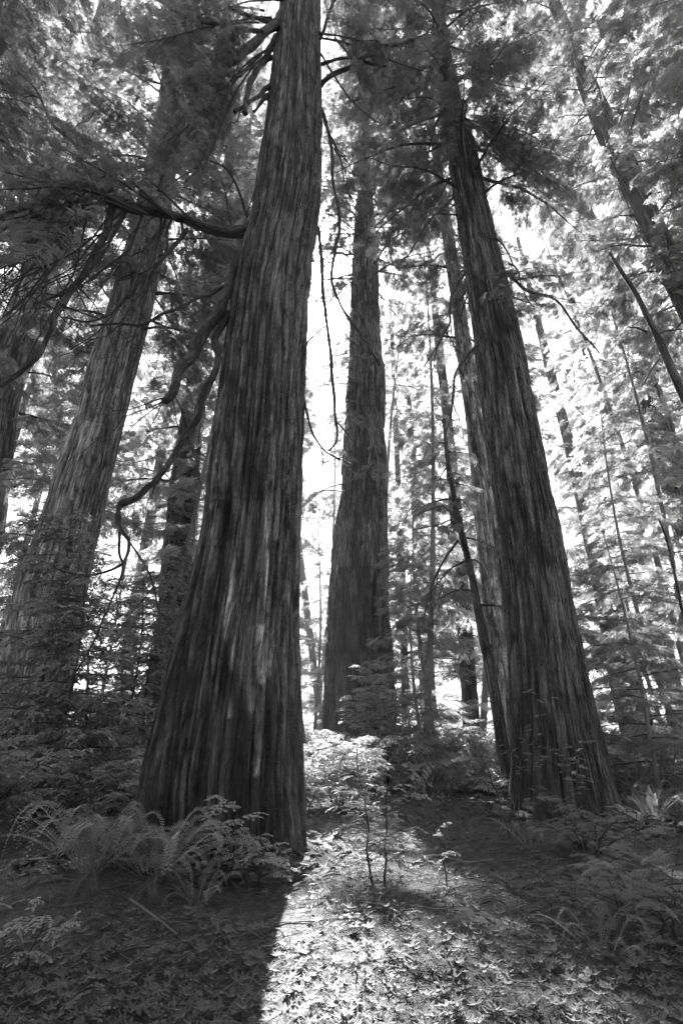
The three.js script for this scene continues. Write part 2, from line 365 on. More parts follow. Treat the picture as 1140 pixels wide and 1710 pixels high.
function crown(T, o) {
  const r = rng(o.seed ?? T.seed * 977 + 5), out = [];
  for (let i = 0; i < o.n; i++) {
    const t = (i + r()) / o.n, y = lerp(o.from, o.to, t), az = i * 2.39996 + r() * 0.9 + (o.turn ?? 0), a = T.axis(y), L = o.length(t) * (0.65 + 0.55 * r());
    if (o.sector && !o.sector(az % (2 * Math.PI), y)) continue;
    const start = V(a.x + Math.cos(az) * a.r * 0.85, y, a.z + Math.sin(az) * a.r * 0.85), tubes = o.separate ? new Tubes() : T.small;
    growBranch(T, start, az, L, { ...o, rand: r, tubes, pitch: (o.pitch ?? 0.05) + 0.3 * (r() - 0.5) });
    if (o.separate) part('branch', tubes.geometry(T.base), M.twig, T.root);
  }
  return out;
}
function finish(T) {
  if (T.small.p.length) part('branches', T.small.geometry(T.base), M.twig, T.root, 'stuff');
  T.foliage.build('foliage', T.root, T.base);
  return T;
}
// a bare limb traced on the photograph: [x, y] at the distance D (which may change along it), radii in pixels of the photograph
function limb(T, pts, D, r0, r1, o = {}) {
  const P = pts.map(([x, y], k) => at(x, y, Array.isArray(D) ? lerp(D[0], D[1], k / (pts.length - 1)) : D)), n = Math.max(6, pts.length * (r0 > 3 ? 10 : 5));
  const curve = new THREE.CatmullRomCurve3(P, false, 'centripetal'), c = curve.getPoints(n), d = P[0].distanceTo(CAM) / F / 1.15;
  const R = rng(Math.round(pts[0][0] * 7 + pts[0][1])), kink = (o.kink ?? 0.25) * (r0 + r1) / 2 * d;
  for (let k = 1; k < n; k++) { const w = k / n * pts.length * 0.9; c[k].x += noise(w, pts[0][0], 1) * kink * 2.2; c[k].y += noise(w, pts[0][1], 2) * kink * 2.2; c[k].z += noise(w, pts[0][0], 3) * kink * 2.5; }
  const t = new Tubes().add(c, (s) => lerp(r0, r1, Math.pow(s, 0.8)) * d, r0 > 6 ? 14 : r0 > 2 ? 8 : 5, r0 > 2 ? 0.4 : 0.3, pts[0][0]);
  (o.twigs ?? []).forEach(([f, len, ang, droop]) => {
    const q = curve.getPoint(f), L = len * d, m = [];
    for (let k = 0; k <= 7; k++) { const s = k / 7; m.push(V(q.x + Math.cos(ang) * L * s + (R() - 0.5) * L * 0.03, q.y + Math.sin(ang) * L * s - droop * L * s * s, q.z + (R() - 0.5) * L * 0.06 + L * 0.2 * s * (R() - 0.5))); }
    t.add(m, (s) => (0.9 * (1 - s) + 0.35) * d, 4);
  });
  return part('branch', t.geometry(T.base), o.material ?? M.limb, T.root);
}

// ---------------------------------------------------------------- the named redwoods
const streak = (x, y, path, w) => {                                  // 1 on a mark of the bark that follows a traced path, fading to its sides
  for (let k = 0; k < path.length - 1; k++) {
    const a = path[k], b = path[k + 1];
    if (y <= a.y && y > b.y) return Math.exp(-(((x - lerp(a.x, b.x, (a.y - y) / (a.y - b.y))) / w) ** 2));
  }
  return 0;
};
const mark = (pts, D) => pts.map(([x, y]) => at(x, y, D));
const T1 = (() => {
  const D = 8.4, pale = mark([[383, 900], [386, 970], [381, 1040], [386, 1130], [388, 1200]], D - 0.9), pale2 = mark([[436, 1040], [441, 1100], [428, 1180], [424, 1300]], D - 0.9), pale3 = mark([[372, 640], [362, 760], [352, 850]], D - 0.7), pale4 = mark([[443, 800], [446, 950], [444, 1060]], D - 0.8);
  const burn = mark([[375, 825], [378, 900], [372, 1000], [378, 1100], [402, 1200], [408, 1400]], D - 0.9), burn2 = mark([[436, 1140], [440, 1220], [443, 1330], [450, 1440]], D - 0.9);
  return makeTree('redwood', 'huge near redwood trunk with dead limbs, the sun at its right edge', 'tree', D, [
    [1450, 228, 502], [1400, 234, 496], [1300, 245, 494], [1200, 265, 494], [1100, 288, 494], [1000, 310, 497], [900, 333, 498], [800, 347, 502], [700, 360, 505], [600, 372, 509], [500, 386, 515],
    [440, 398, 522], [400, 411, 528], [350, 421, 534], [300, 429, 537], [200, 446, 538], [100, 457, 536], [0, 469, 534]],
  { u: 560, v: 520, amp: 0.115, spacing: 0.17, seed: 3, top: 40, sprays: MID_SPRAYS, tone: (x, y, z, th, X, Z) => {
    const baseShade = lerp(0.5, 1.1, smooth(0.5, 7, y + 2 * noise(X * 1.5, y * 0.3, Z * 1.5)));  // painted dimness: the colour darkens downwards, where less light reaches
    if (z < -D) return baseShade;
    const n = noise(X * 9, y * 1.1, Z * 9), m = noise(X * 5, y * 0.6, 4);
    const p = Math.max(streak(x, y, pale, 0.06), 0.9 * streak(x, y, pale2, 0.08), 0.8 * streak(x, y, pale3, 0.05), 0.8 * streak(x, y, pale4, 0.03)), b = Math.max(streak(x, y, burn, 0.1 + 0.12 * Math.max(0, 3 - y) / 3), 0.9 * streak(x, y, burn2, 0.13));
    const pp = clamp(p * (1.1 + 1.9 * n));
    return lerp(baseShade, 1, pp) * (1 - 0.85 * clamp(b * (1 + 1.5 * m))) * (1 + 2.6 * pp);
  } });
})();
const T2 = makeTree('redwood', 'large fluted redwood trunk behind the leafy bush, middle of the three giants', 'tree', 26, [
  [1300, 536, 662], [1270, 538, 659], [1200, 541, 655], [1100, 546, 652], [1000, 551, 648], [900, 560, 646], [800, 572, 643], [700, 578, 641], [620, 581, 640], [600, 583, 636], [500, 585, 632], [430, 588, 629], [380, 592, 625], [300, 597, 619]],
{ u: 240, v: 260, amp: 0.3, spacing: 0.46, seed: 5, top: 74, tone: (x, y, z, th, X, Z) => lerp(0.6, 1.7, smooth(3, 18, y + 3 * noise(X, y * 0.2, Z))) });  // tone darkens towards the foot, standing in for weaker light down there
const T3 = makeTree('redwood', 'tall dark redwood trunk leaning left with ferns at its flared foot', 'tree', 12, [
  [1375, 846, 1034], [1340, 849, 1022], [1300, 851, 1011], [1200, 851, 987], [1100, 849, 968], [1000, 842, 950], [900, 833, 932], [800, 822, 912], [700, 809, 893], [600, 797, 874], [500, 785, 850], [400, 770, 824], [300, 755, 803], [250, 746, 794], [200, 740, 776], [150, 733, 764], [90, 727, 751], [0, 719, 738]],
{ u: 320, v: 340, amp: 0.12, spacing: 0.2, seed: 7, top: 44, tone: (x, y, z, th, X, Z) => lerp(0.45, 1.15, smooth(0, 7, y + 2 * noise(X * 1.4, y * 0.3, Z * 1.4))), sprays: MID_SPRAYS });  // foot painted darker, as the dim light near the floor would leave it
const T4 = makeTree('redwood', 'broad redwood leaning right behind drooping twigs, its foot in dark leaves', 'tree', 16.5, [
  [1340, -6, 88], [1250, 3, 95], [1150, 8, 112], [1050, 18, 130], [1000, 28, 140], [950, 45, 150], [900, 64, 160], [850, 80, 171], [800, 95, 183], [700, 130, 206], [617, 150, 225], [506, 187, 254], [470, 198, 262], [414, 213, 272], [304, 240, 290], [200, 262, 304], [0, 290, 326]],
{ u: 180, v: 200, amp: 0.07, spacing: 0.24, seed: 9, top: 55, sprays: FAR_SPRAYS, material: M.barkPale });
const T5 = makeTree('redwood', 'pale redwood trunk at the left edge, seen through dark twigs', 'tree', 21, [
  [1300, -170, -80], [900, -70, 2], [672, -40, 30], [598, -20, 52], [536, 15, 81], [488, 32, 94], [300, 90, 140], [0, 170, 205]],
{ u: 96, v: 120, amp: 0.06, spacing: 0.24, seed: 11, top: 70, sprays: FAR_SPRAYS, material: M.barkPale });
const T6 = makeTree('redwood', 'redwood trunk leaning left with tufts of sprays high on the right', 'tree', 18, [
  [1300, 1490, 1592], [900, 1318, 1384], [600, 1175, 1222], [437, 1096, 1135], [391, 1073, 1111], [318, 1038, 1079], [215, 995, 1030], [150, 968, 997], [90, 946, 969], [0, 915, 932]],
{ u: 120, v: 200, amp: 0.06, spacing: 0.22, seed: 13, top: 56, sprays: FAR_SPRAYS });
const T7 = makeTree('redwood', 'smooth pale sunlit trunk right of the dark leaning redwood', 'tree', 38, [
  [1270, 1128, 1164], [1050, 1084, 1113], [980, 1068, 1097], [900, 1049, 1078], [817, 1029, 1054], [760, 1016, 1037], [692, 1002, 1020], [600, 975, 990]],
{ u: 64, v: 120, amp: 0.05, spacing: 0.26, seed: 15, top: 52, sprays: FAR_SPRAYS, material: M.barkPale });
const T8 = makeTree('redwood', 'half hidden redwood trunk behind foliage, left of the thin bare stem', 'tree', 30, [
  [1260, 1242, 1310], [900, 1130, 1182], [610, 1050, 1086], [560, 1035, 1068], [446, 1000, 1022], [300, 952, 968]],
{ u: 64, v: 120, amp: 0.06, spacing: 0.24, seed: 17, top: 74, sprays: FAR_SPRAYS });
const T9 = makeTree('leaning_tree', 'thin dark leaning tree close against the left side of the dark redwood', 'tree', 13.5, [
  [1315, 838, 860], [1285, 835, 856], [1220, 825, 845], [1140, 814, 831], [1060, 798, 814], [960, 781, 793], [860, 758, 768], [770, 743, 750], [700, 738, 743]],
{ u: 40, v: 120, amp: 0.012, spacing: 0.07, seed: 19, top: 10.6, material: M.bark });
const T10 = makeTree('redwood', 'straight slim trunk standing behind the fallen log', 'tree', 32, [
  [1295, 775, 808], [1160, 770, 797], [1000, 759, 783], [860, 750, 771], [700, 738, 755], [540, 722, 735]],
{ u: 64, v: 120, amp: 0.05, spacing: 0.24, seed: 21, top: 44, sprays: FAR_SPRAYS });
const T11 = makeTree('redwood', 'pale trunk right behind the thin dark leaning tree', 'tree', 18, [
  [1320, 832, 874], [1250, 829, 863], [1100, 815, 850], [950, 800, 838], [830, 789, 822], [700, 777, 804], [600, 763, 790], [500, 752, 775], [400, 738, 758]],
{ u: 90, v: 140, amp: 0.05, spacing: 0.18, seed: 23, top: 40, tone: () => 1.5, sprays: MID_SPRAYS, material: M.barkPale });
const T12 = makeTree('redwood', 'slender pale distant trunk just right of the middle giant', 'tree', 46, [
  [1262, 671, 686], [1100, 668, 681], [985, 665, 678], [800, 659, 669], [650, 654, 662], [500, 648, 655]],
{ u: 40, v: 90, amp: 0.04, spacing: 0.24, seed: 25, top: 50, sprays: FAR_SPRAYS, material: M.barkPale });
const T13 = makeTree('redwood', 'grey trunk between the dark leaning redwood and the pale sunlit one', 'tree', 42, [
  [1270, 1045, 1074], [1045, 1001, 1023], [885, 971, 995], [760, 945, 963], [600, 905, 920]],
{ u: 48, v: 90, amp: 0.05, spacing: 0.26, seed: 27, top: 55, sprays: FAR_SPRAYS });
const T14 = makeTree('redwood', 'dark trunk half hidden behind the left side of the huge near redwood', 'tree', 25, [
  [1300, 240, 306], [1030, 264, 318], [925, 272, 322], [800, 286, 330], [600, 318, 352], [400, 352, 378]],
{ u: 80, v: 110, amp: 0.07, spacing: 0.25, seed: 29, top: 64, sprays: MID_SPRAYS });
const T15 = makeTree('dead_tree', 'thin bare dead stem leaning across the sunlit foliage high on the right', 'tree', 13, [
  [1300, 1462, 1484], [900, 1258, 1276], [647, 1127, 1141], [564, 1093, 1104], [488, 1056, 1064], [422, 1014, 1019]],
{ u: 32, v: 120, amp: 0.012, spacing: 0.07, seed: 31, top: 17, material: M.bark });
const T16 = makeTree('redwood', 'slim far trunk between the grey trunk and the pale sunlit one', 'tree', 55, [
  [1262, 1068, 1086], [1000, 1020, 1035], [800, 985, 997]],
{ u: 32, v: 60, amp: 0.04, spacing: 0.3, seed: 33, top: 50, sprays: FAR_SPRAYS });

// limbs of the huge near redwood, traced
limb(T1, [[418, 384], [385, 388], [345, 379], [313, 367], [280, 358], [236, 347], [192, 335], [158, 318], [151, 303], [110, 316], [85, 330], [40, 352], [0, 362]], [8.2, 6.6], 9.5, 2.5, { twigs: [[0.3, 90, -2, 0.3], [0.36, 110, -2.3, 0.2], [0.45, 140, -2.1, 0.3], [0.5, 60, 2.4, 0.1], [0.55, 150, -2.5, 0.3], [0.62, 120, -2.0, 0.2], [0.7, 130, -2.6, 0.2], [0.8, 90, -2.2, 0.3], [0.4, 100, 2.2, 0.2], [0.75, 80, 2.4, 0.2]] });
limb(T1, [[300, 362], [260, 358], [215, 350], [180, 338], [150, 345], [105, 346], [60, 358], [0, 386]], [7.9, 6.3], 5, 2, { twigs: [[0.4, 120, -2.2, 0.2], [0.6, 100, -1.9, 0.3], [0.8, 100, -2.4, 0.3]] });
limb(T1, [[153, 303], [145, 285], [136, 270], [128, 245], [90, 210], [60, 150], [30, 120]], [7.2, 6.4], 3.5, 1.2, { twigs: [[0.4, 90, 2.6, 0.1], [0.6, 110, 0.9, 0.1], [0.8, 90, 2.9, 0.1]] });
limb(T1, [[190, 330], [184, 360], [173, 400], [147, 451], [110, 495], [98, 520], [88, 547], [63, 591], [33, 620], [0, 644]], [7.5, 6.8], 5.5, 3, { twigs: [[0.2, 100, -2.7, 0.1], [0.35, 120, -0.7, 0.3], [0.5, 140, -0.3, 0.4], [0.45, 90, 2.9, 0.2], [0.7, 70, 1.6, 0], [0.85, 90, 1.5, 0]] });
limb(T1, [[275, 374], [262, 392], [250, 407], [240, 430], [230, 455], [206, 503], [177, 528], [140, 536], [110, 530]], [8, 7.2], 4, 1.2, { twigs: [[0.3, 110, -2.4, 0.2], [0.5, 90, -2.8, 0.1], [0.6, 70, -0.9, 0.2]] });
limb(T1, [[313, 383], [300, 400], [287, 414], [268, 440], [252, 470], [243, 495], [232, 547]], [8.1, 7.6], 3.5, 1.2, { twigs: [[0.4, 80, -2.6, 0.2], [0.6, 100, -2.3, 0.2]] });
limb(T1, [[404, 428], [394, 442], [383, 470], [378, 492], [372, 510], [350, 543], [324, 580], [314, 606], [297, 628], [284, 655], [275, 670]], [8.1, 7.4], 9, 6, { kink: 0.35, twigs: [[0.55, 60, 2.7, 0.1], [0.97, 90, -2.3, 0.2], [0.96, 60, -1.9, 0.1], [0.98, 130, -2.6, 0.2], [0.95, 120, -2.8, 0.1], [0.9, 80, -1.2, 0.2]] });
limb(T1, [[380, 520], [371, 543], [361, 569], [363, 602], [350, 639], [335, 676], [330, 695], [300, 745], [270, 790], [250, 810], [222, 835], [199, 843]], [8.0, 7.3], 6.5, 4, { kink: 0.35, twigs: [[0.6, 110, -1.2, 0.1], [0.45, 90, -1.5, 0], [0.75, 60, -1.8, 0.1]] });
limb(T1, [[199, 843], [197, 868], [203, 885], [216, 905], [213, 925], [205, 940], [185, 952], [145, 961], [100, 952]], [7.3, 7.1], 4, 1.5, { twigs: [[0.8, 50, -1.9, 0.1], [0.9, 40, -2.6, 0.2]] });
limb(T1, [[200, 845], [200, 890], [200, 925], [206, 945], [200, 970], [187, 1000], [170, 1040], [155, 1075], [135, 1110], [112, 1145]], [7.3, 7.2], 2.4, 1.2, { twigs: [[0.5, 60, -1.3, 0], [0.6, 70, -2.5, 0.2]] });
limb(T1, [[216, 905], [240, 940], [257, 980], [265, 1030], [267, 1060], [280, 1100]], [7.2, 7.4], 2, 1, { twigs: [[0.4, 60, -2.2, 0.1]] });
limb(T1, [[390, 464], [380, 474], [368, 480], [350, 492], [335, 495], [302, 514], [272, 525], [236, 543], [199, 540], [150, 545]], [8.1, 7.4], 4, 1.4, { twigs: [[0.3, 25, -1.8, 0], [0.6, 90, 1.8, 0], [0.7, 140, -2.3, 0.2], [0.75, 160, -1.7, 0.1], [0.85, 120, -2.6, 0.2], [0.65, 90, -2.4, 0.1]] });
limb(T1, [[478, 10], [472, 22], [455, 43], [427, 67], [404, 91], [388, 104]], [8.3, 7.2], 7.5, 3.5, { twigs: [[0.8, 60, -1.7, 0.2]] });
limb(T1, [[458, 40], [440, 34], [419, 28], [380, 12], [340, -4], [300, -25]], [7.9, 7], 3.5, 2);
limb(T1, [[440, 54], [410, 50], [388, 45], [348, 37], [309, 28], [265, 0], [240, -25]], [7.6, 6.6], 3, 1.8);
limb(T1, [[404, 91], [388, 82], [372, 70], [360, 60]], [7.5, 7.2], 2, 1);
limb(T1, [[462, 62], [447, 91], [436, 108], [427, 122], [415, 148], [411, 165], [410, 190]], [8.3, 7.6], 5, 3, { twigs: [[0.9, 60, -1.9, 0]] });
limb(T1, [[459, 95], [427, 107], [405, 122], [388, 134]], [8.3, 7.6], 3.2, 2.4);
limb(T1, [[453, 142], [436, 158], [419, 170], [392, 187]], [8.2, 7.6], 3.5, 2.4);
limb(T1, [[447, 160], [436, 172], [423, 186]], [8.1, 7.9], 4, 2);
limb(T1, [[533, 145], [540, 137], [558, 124], [585, 113], [605, 99], [614, 88], [625, 81], [645, 78], [668, 74], [690, 70]], [8.3, 7.6], 4.2, 2, { twigs: [[0.55, 100, 1.4, 0], [0.7, 80, -1.1, 0.1], [0.9, 90, 0.6, 0.1]] });
limb(T1, [[603, 102], [620, 107], [645, 111]], 7.9, 2.4, 1.2, { twigs: [[0.9, 60, -2.2, 0]] });
limb(T1, [[532, 108], [565, 99], [605, 95], [640, 90]], [8.3, 7.7], 2.4, 1.2);
limb(T1, [[531, 70], [540, 50], [546, 32], [558, 0], [566, -20]], [8.3, 7.6], 3, 2);
limb(T1, [[536, 90], [560, 130], [585, 165], [610, 190], [632, 205]], [8.4, 8], 1.6, 0.8);
limb(T1, [[537, 182], [546, 213], [551, 235], [554, 253], [556, 300], [564, 340], [567, 380], [559, 420], [554, 465], [565, 501], [589, 541], [614, 578], [634, 610]], [8.4, 7.8], 3, 1.2, { twigs: [[0.1, 120, -1.2, 0.1], [0.06, 160, -1.35, 0.1], [0.2, 100, -1.0, 0.2], [0.12, 190, -1.3, 0.1], [0.5, 40, -0.8, 0]] });
limb(T1, [[531, 380], [536, 430], [539, 486], [545, 532], [551, 584], [556, 641], [559, 684], [562, 733], [550, 752]], [8.6, 8.0], 3.4, 1.4, { twigs: [[0.55, 45, -2.6, 0], [0.8, 50, -0.9, 0.1], [0.35, 55, -2.1, 0.3]] });
limb(T1, [[543, 545], [530, 556], [515, 570], [508, 590]], [8.1, 8.3], 2.2, 1.4);
limb(T1, [[504, 650], [511, 680], [519, 714], [529, 736], [541, 751], [560, 764], [586, 775]], [8.4, 7.8], 2.6, 1.3, { twigs: [[0.6, 60, -1.4, 0.1], [0.8, 50, -0.7, 0.1]] });
limb(T1, [[412, 362], [402, 330], [390, 300], [375, 280], [350, 268]], [8.5, 8], 2.6, 1.2, { twigs: [[0.5, 60, -1.8, 0]] });
limb(T1, [[386, 375], [380, 350], [376, 320], [368, 295]], [8.2, 8], 2, 1);
{
  const r = rng(43);                                                 // the fine bare twigs that hang from its big limb
  for (let k = 0; k < 26; k++) {
    const s = r(), x = lerp(320, 60, s) + 12 * (r() - 0.5), y = s < 0.6 ? lerp(378, 318, s / 0.6) : lerp(318, 346, (s - 0.6) / 0.4), L = 110 + 190 * r(), w = 0.2 + 0.75 * r(), P = [];
    for (let m = 0; m <= 6; m++) { const t = m / 6; P.push([x - L * w * (0.25 * t + 0.75 * t * t) + 10 * (r() - 0.5), y + L * (0.95 * t - 0.35 * w * t * t) + 8 * (r() - 0.5)]); }
    limb(T1, P, [lerp(8, 6.8, s), lerp(7.8, 6.6, s) + 0.8 * (r() - 0.5)], 1.5 + r(), 0.7, { material: M.twig, twigs: [[0.4 + 0.3 * r(), 40 + 50 * r(), -2.6 + r(), 0.2], [0.75, 40 + 40 * r(), -2 + 1.5 * r(), 0.2]] });
  }
}
// broken stubs and burls on its bark
for (const [x, y, r] of [[462, 215, 8], [446, 165, 5], [536, 205, 5]]) {
  const g = new THREE.SphereGeometry(r * 8.4 / F / 1.1, 14, 10), p = at(x, y, 7.75).sub(T1.base), q = g.attributes.position;
  for (let k = 0; k < q.count; k++) { const s = 1 + 0.35 * noise(q.getX(k) * 40 + x, q.getY(k) * 30, q.getZ(k) * 40); q.setXYZ(k, q.getX(k) * s, q.getY(k) * s * 1.5, q.getZ(k) * s * 0.8); }
  g.translate(p.x, p.y, p.z); g.computeVertexNormals();
  part('knot', g, M.limb, T1.root);
}
// limbs of the dark leaning redwood
limb(T3, [[776, 455], [765, 472], [755, 490], [751, 515], [750, 540], [742, 556], [735, 570], [722, 590], [708, 612]], [11.6, 10.8], 3.2, 1, { twigs: [[0.5, 70, -1.5, 0], [0.6, 90, -1.2, 0.1], [0.8, 70, -1.8, 0]] });
limb(T3, [[797, 576], [783, 590], [770, 607], [760, 625], [757, 645], [753, 690], [746, 720]], [11.5, 10.8], 3.4, 1, { twigs: [[0.4, 100, -1.2, 0.1], [0.6, 80, -1.7, 0], [0.75, 80, -1.4, 0]] });
limb(T3, [[757, 330], [735, 350], [712, 375], [692, 410], [680, 430]], [11.6, 10.6], 2.4, 1);
limb(T3, [[800, 395], [830, 400], [846, 420], [856, 442]], [11.6, 10.8], 2, 1);
limb(T3, [[846, 455], [880, 485], [925, 500], [960, 545], [1000, 590]], [11.7, 10.2], 2.8, 1, { twigs: [[0.4, 70, -0.3, 0.1], [0.7, 80, -1.1, 0.1]] });
limb(T9, [[764, 903], [745, 930], [725, 965], [712, 1010], [702, 1060]], [13.4, 12.5], 2.6, 1, { material: M.twig, twigs: [[0.4, 50, -1.8, 0], [0.6, 70, -1.6, 0]] });
limb(T9, [[752, 868], [735, 875], [715, 880], [690, 884]], [13.4, 12.8], 1.8, 0.9, { material: M.twig });
limb(T9, [[758, 865], [740, 845], [720, 850], [690, 862]], [13.4, 13], 1.6, 0.9, { material: M.twig });
limb(T15, [[1080, 555], [1065, 548], [1045, 546]], 13, 2, 1, { material: M.twig });
limb(T15, [[1100, 600], [1085, 620], [1070, 645]], [13, 12.6], 2, 1, { material: M.twig });
limb(T15, [[1095, 560], [1115, 552], [1140, 550]], [13, 12.6], 2, 1, { material: M.twig });

// ---------------------------------------------------------------- crowns
// the near redwood's leafy limbs: from the trunk towards places in the upper left and over the right
{
  const r = rng(41);
  const leafy = (T, sx, sy, ex, ey, D0, D1, spray, n, o = {}) => {
    for (let k = 0; k < n; k++) {
      const a = at(sx + (r() - 0.5) * 50, sy + (r() - 0.5) * 40, D0), b = at(ex + (r() - 0.5) * 120, ey + (r() - 0.5) * 90, D1 + (r() - 0.5)), d = b.clone().sub(a), t = new Tubes();
      growBranch(T, a, Math.atan2(d.z, d.x), d.length(), { rand: r, spray, tubes: t, pitch: Math.atan2(d.y, Math.hypot(d.x, d.z)) + 0.15, droop: 0.05, bare: 0.25, density: 0.6, step: 0.55, radius: 0.03, ...o });
      part('branch', t.geometry(T.base), M.twig, T.root);
    }
  };
  leafy(T1, 300, 365, 90, 200, 7.6, 6.6, 0.26, 3);
  leafy(T1, 240, 350, 20, 260, 7.4, 6.2, 0.26, 3);
  leafy(T1, 170, 320, 30, 420, 7.2, 6.4, 0.24, 3);
  leafy(T1, 465, 20, 250, 60, 8, 6.8, 0.28, 5);
  leafy(T1, 440, 90, 330, 250, 8, 7.2, 0.26, 3);
  leafy(T4, 262, 250, 60, 80, 15.6, 13, 0.34, 3);
  leafy(T4, 250, 300, 60, 330, 15.6, 13, 0.34, 3);
  leafy(T4, 230, 420, 40, 470, 15.6, 13, 0.34, 2);
  leafy(T1, 450, 60, 300, 190, 8, 7.2, 0.26, 3);
  leafy(T1, 535, 60, 660, 130, 8.2, 7.6, 0.26, 3);
  leafy(T3, 745, 200, 900, 300, 11.6, 10, 0.3, 3);
  leafy(T3, 745, 120, 900, 130, 11.6, 10, 0.3, 3);
  leafy(T3, 735, 120, 620, 160, 11.6, 10.4, 0.3, 4);
  leafy(T3, 850, 460, 960, 480, 11.6, 10, 0.28, 3);
}
crown(T1, { n: 14, from: 24, to: 39, length: () => 3.6, spray: 0.34, seed: 51 });
crown(T4, { n: 88, from: 17, to: 52, length: (t) => 4.6 - 1.6 * t, spray: 0.42, seed: 52, separate: true, droop: 0.12 });
crown(T3, { n: 74, from: 18.5, to: 42, length: (t) => 4.2 - 1.6 * t, spray: 0.4, seed: 53, separate: true, droop: 0.12 });
crown(T3, { n: 10, from: 9, to: 18, length: () => 1.4, spray: 0.3, seed: 54, sector: (a) => Math.sin(a) < 0.3 });
crown(T2, { n: 140, from: 30, to: 72, length: (t) => 5.4 - 2.5 * t, spray: 0.55, seed: 55, sprays: FAR_SPRAYS });
crown(T2, { n: 16, from: 12, to: 32, length: () => 1.6, spray: 0.36, seed: 56 });
crown(T2, { n: 70, from: 13, to: 40, length: () => 3, spray: 0.42, seed: 68, sector: (a) => Math.cos(a) < 0.1, droop: 0.12 });
crown(T5, { n: 84, from: 15, to: 68, length: (t) => 5 - 2 * t, spray: 0.5, seed: 57 });
crown(T6, { n: 110, from: 19, to: 54, length: (t) => 4.2 - 1.6 * t, spray: 0.42, seed: 58, separate: true });
crown(T7, { n: 30, from: 26, to: 50, length: (t) => 5 - 2 * t, spray: 0.6, seed: 59 });
crown(T8, { n: 90, from: 17, to: 72, length: (t) => 5 - 2.4 * t, spray: 0.55, seed: 60 });
crown(T9, { n: 16, from: 4.5, to: 10.4, length: (t) => 1.8 - t, spray: 0.26, seed: 61, pitch: -0.2 });
crown(T10, { n: 26, from: 16, to: 43, length: (t) => 4.2 - 2.4 * t, spray: 0.5, seed: 62 });
crown(T11, { n: 40, from: 17, to: 39, length: (t) => 3.4 - 1.6 * t, spray: 0.42, seed: 63 });
crown(T12, { n: 26, from: 16, to: 49, length: (t) => 4.4 - 2.4 * t, spray: 0.7, seed: 64 });
crown(T13, { n: 28, from: 18, to: 54, length: (t) => 5 - 2.4 * t, spray: 0.65, seed: 65 });
crown(T14, { n: 40, from: 13, to: 62, length: (t) => 5 - 2.4 * t, spray: 0.5, seed: 66 });
crown(T16, { n: 24, from: 14, to: 49, length: (t) => 5 - 2.4 * t, spray: 0.8, seed: 67 });
for (const T of [T1, T2, T3, T4, T5, T6, T7, T8, T9, T10, T11, T12, T13, T14, T15, T16]) finish(T);

// redwoods farther back, whose crowns close the wood; trunks mostly hidden
{
  const r = rng(71), put = [[-27, 36], [-17, 42], [-8, 46], [7, 44], [15, 50], [25, 46], [33, 40], [-34, 52], [20, 62], [-14, 60]];
  const where = ['the left edge of the wood', 'the broad leaning redwood', 'the dark half hidden trunk', 'the huge near redwood', 'the fallen log', 'the dark leaning redwood', 'the pale sunlit trunk', 'the right edge of the wood'];
  put.forEach(([x, D], i) => {
    const k = 855 / D * 0.9, cx = 570 + x / D * F * 0.95, rr = 0.45 + 0.5 * r(), a = at(cx, 1262, D), b = at(cx, 300, D), h = D > 42 ? 30 + 14 * r() : 44 + 12 * r();
    const px = (X, Y) => { const p = V(X, Y, -D).sub(CAM), cz = -(p.y * SP - p.z * -CP) , d = p.y * SP + -p.z * CP; return [570 + F * p.x / d, 855 - F * (p.y * CP + p.z * SP) / d, F / d]; };
    const rows = [0, 4, 10, 20, 30].map((Y) => { const [X, P, s] = px(x, Y), q = rr * (1 - Y / 55) * (Y === 0 ? 1.2 : 1); return [P, X - q * s, X + q * s]; });
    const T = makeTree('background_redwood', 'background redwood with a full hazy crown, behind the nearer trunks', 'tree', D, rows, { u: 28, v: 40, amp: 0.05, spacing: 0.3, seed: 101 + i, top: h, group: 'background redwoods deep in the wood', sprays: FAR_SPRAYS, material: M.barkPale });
    crown(T, { n: Math.round(44 + 10 * r()), from: D > 42 ? 5 + 4 * r() : 15 + 8 * r(), to: h - 0.5, length: (t) => 6.4 - 3 * t, spray: 0.75 + D * 0.004, seed: 200 + i, noTwig: D > 45 });
    finish(T);
  });
}
console.log('after trees', Foliage.total);

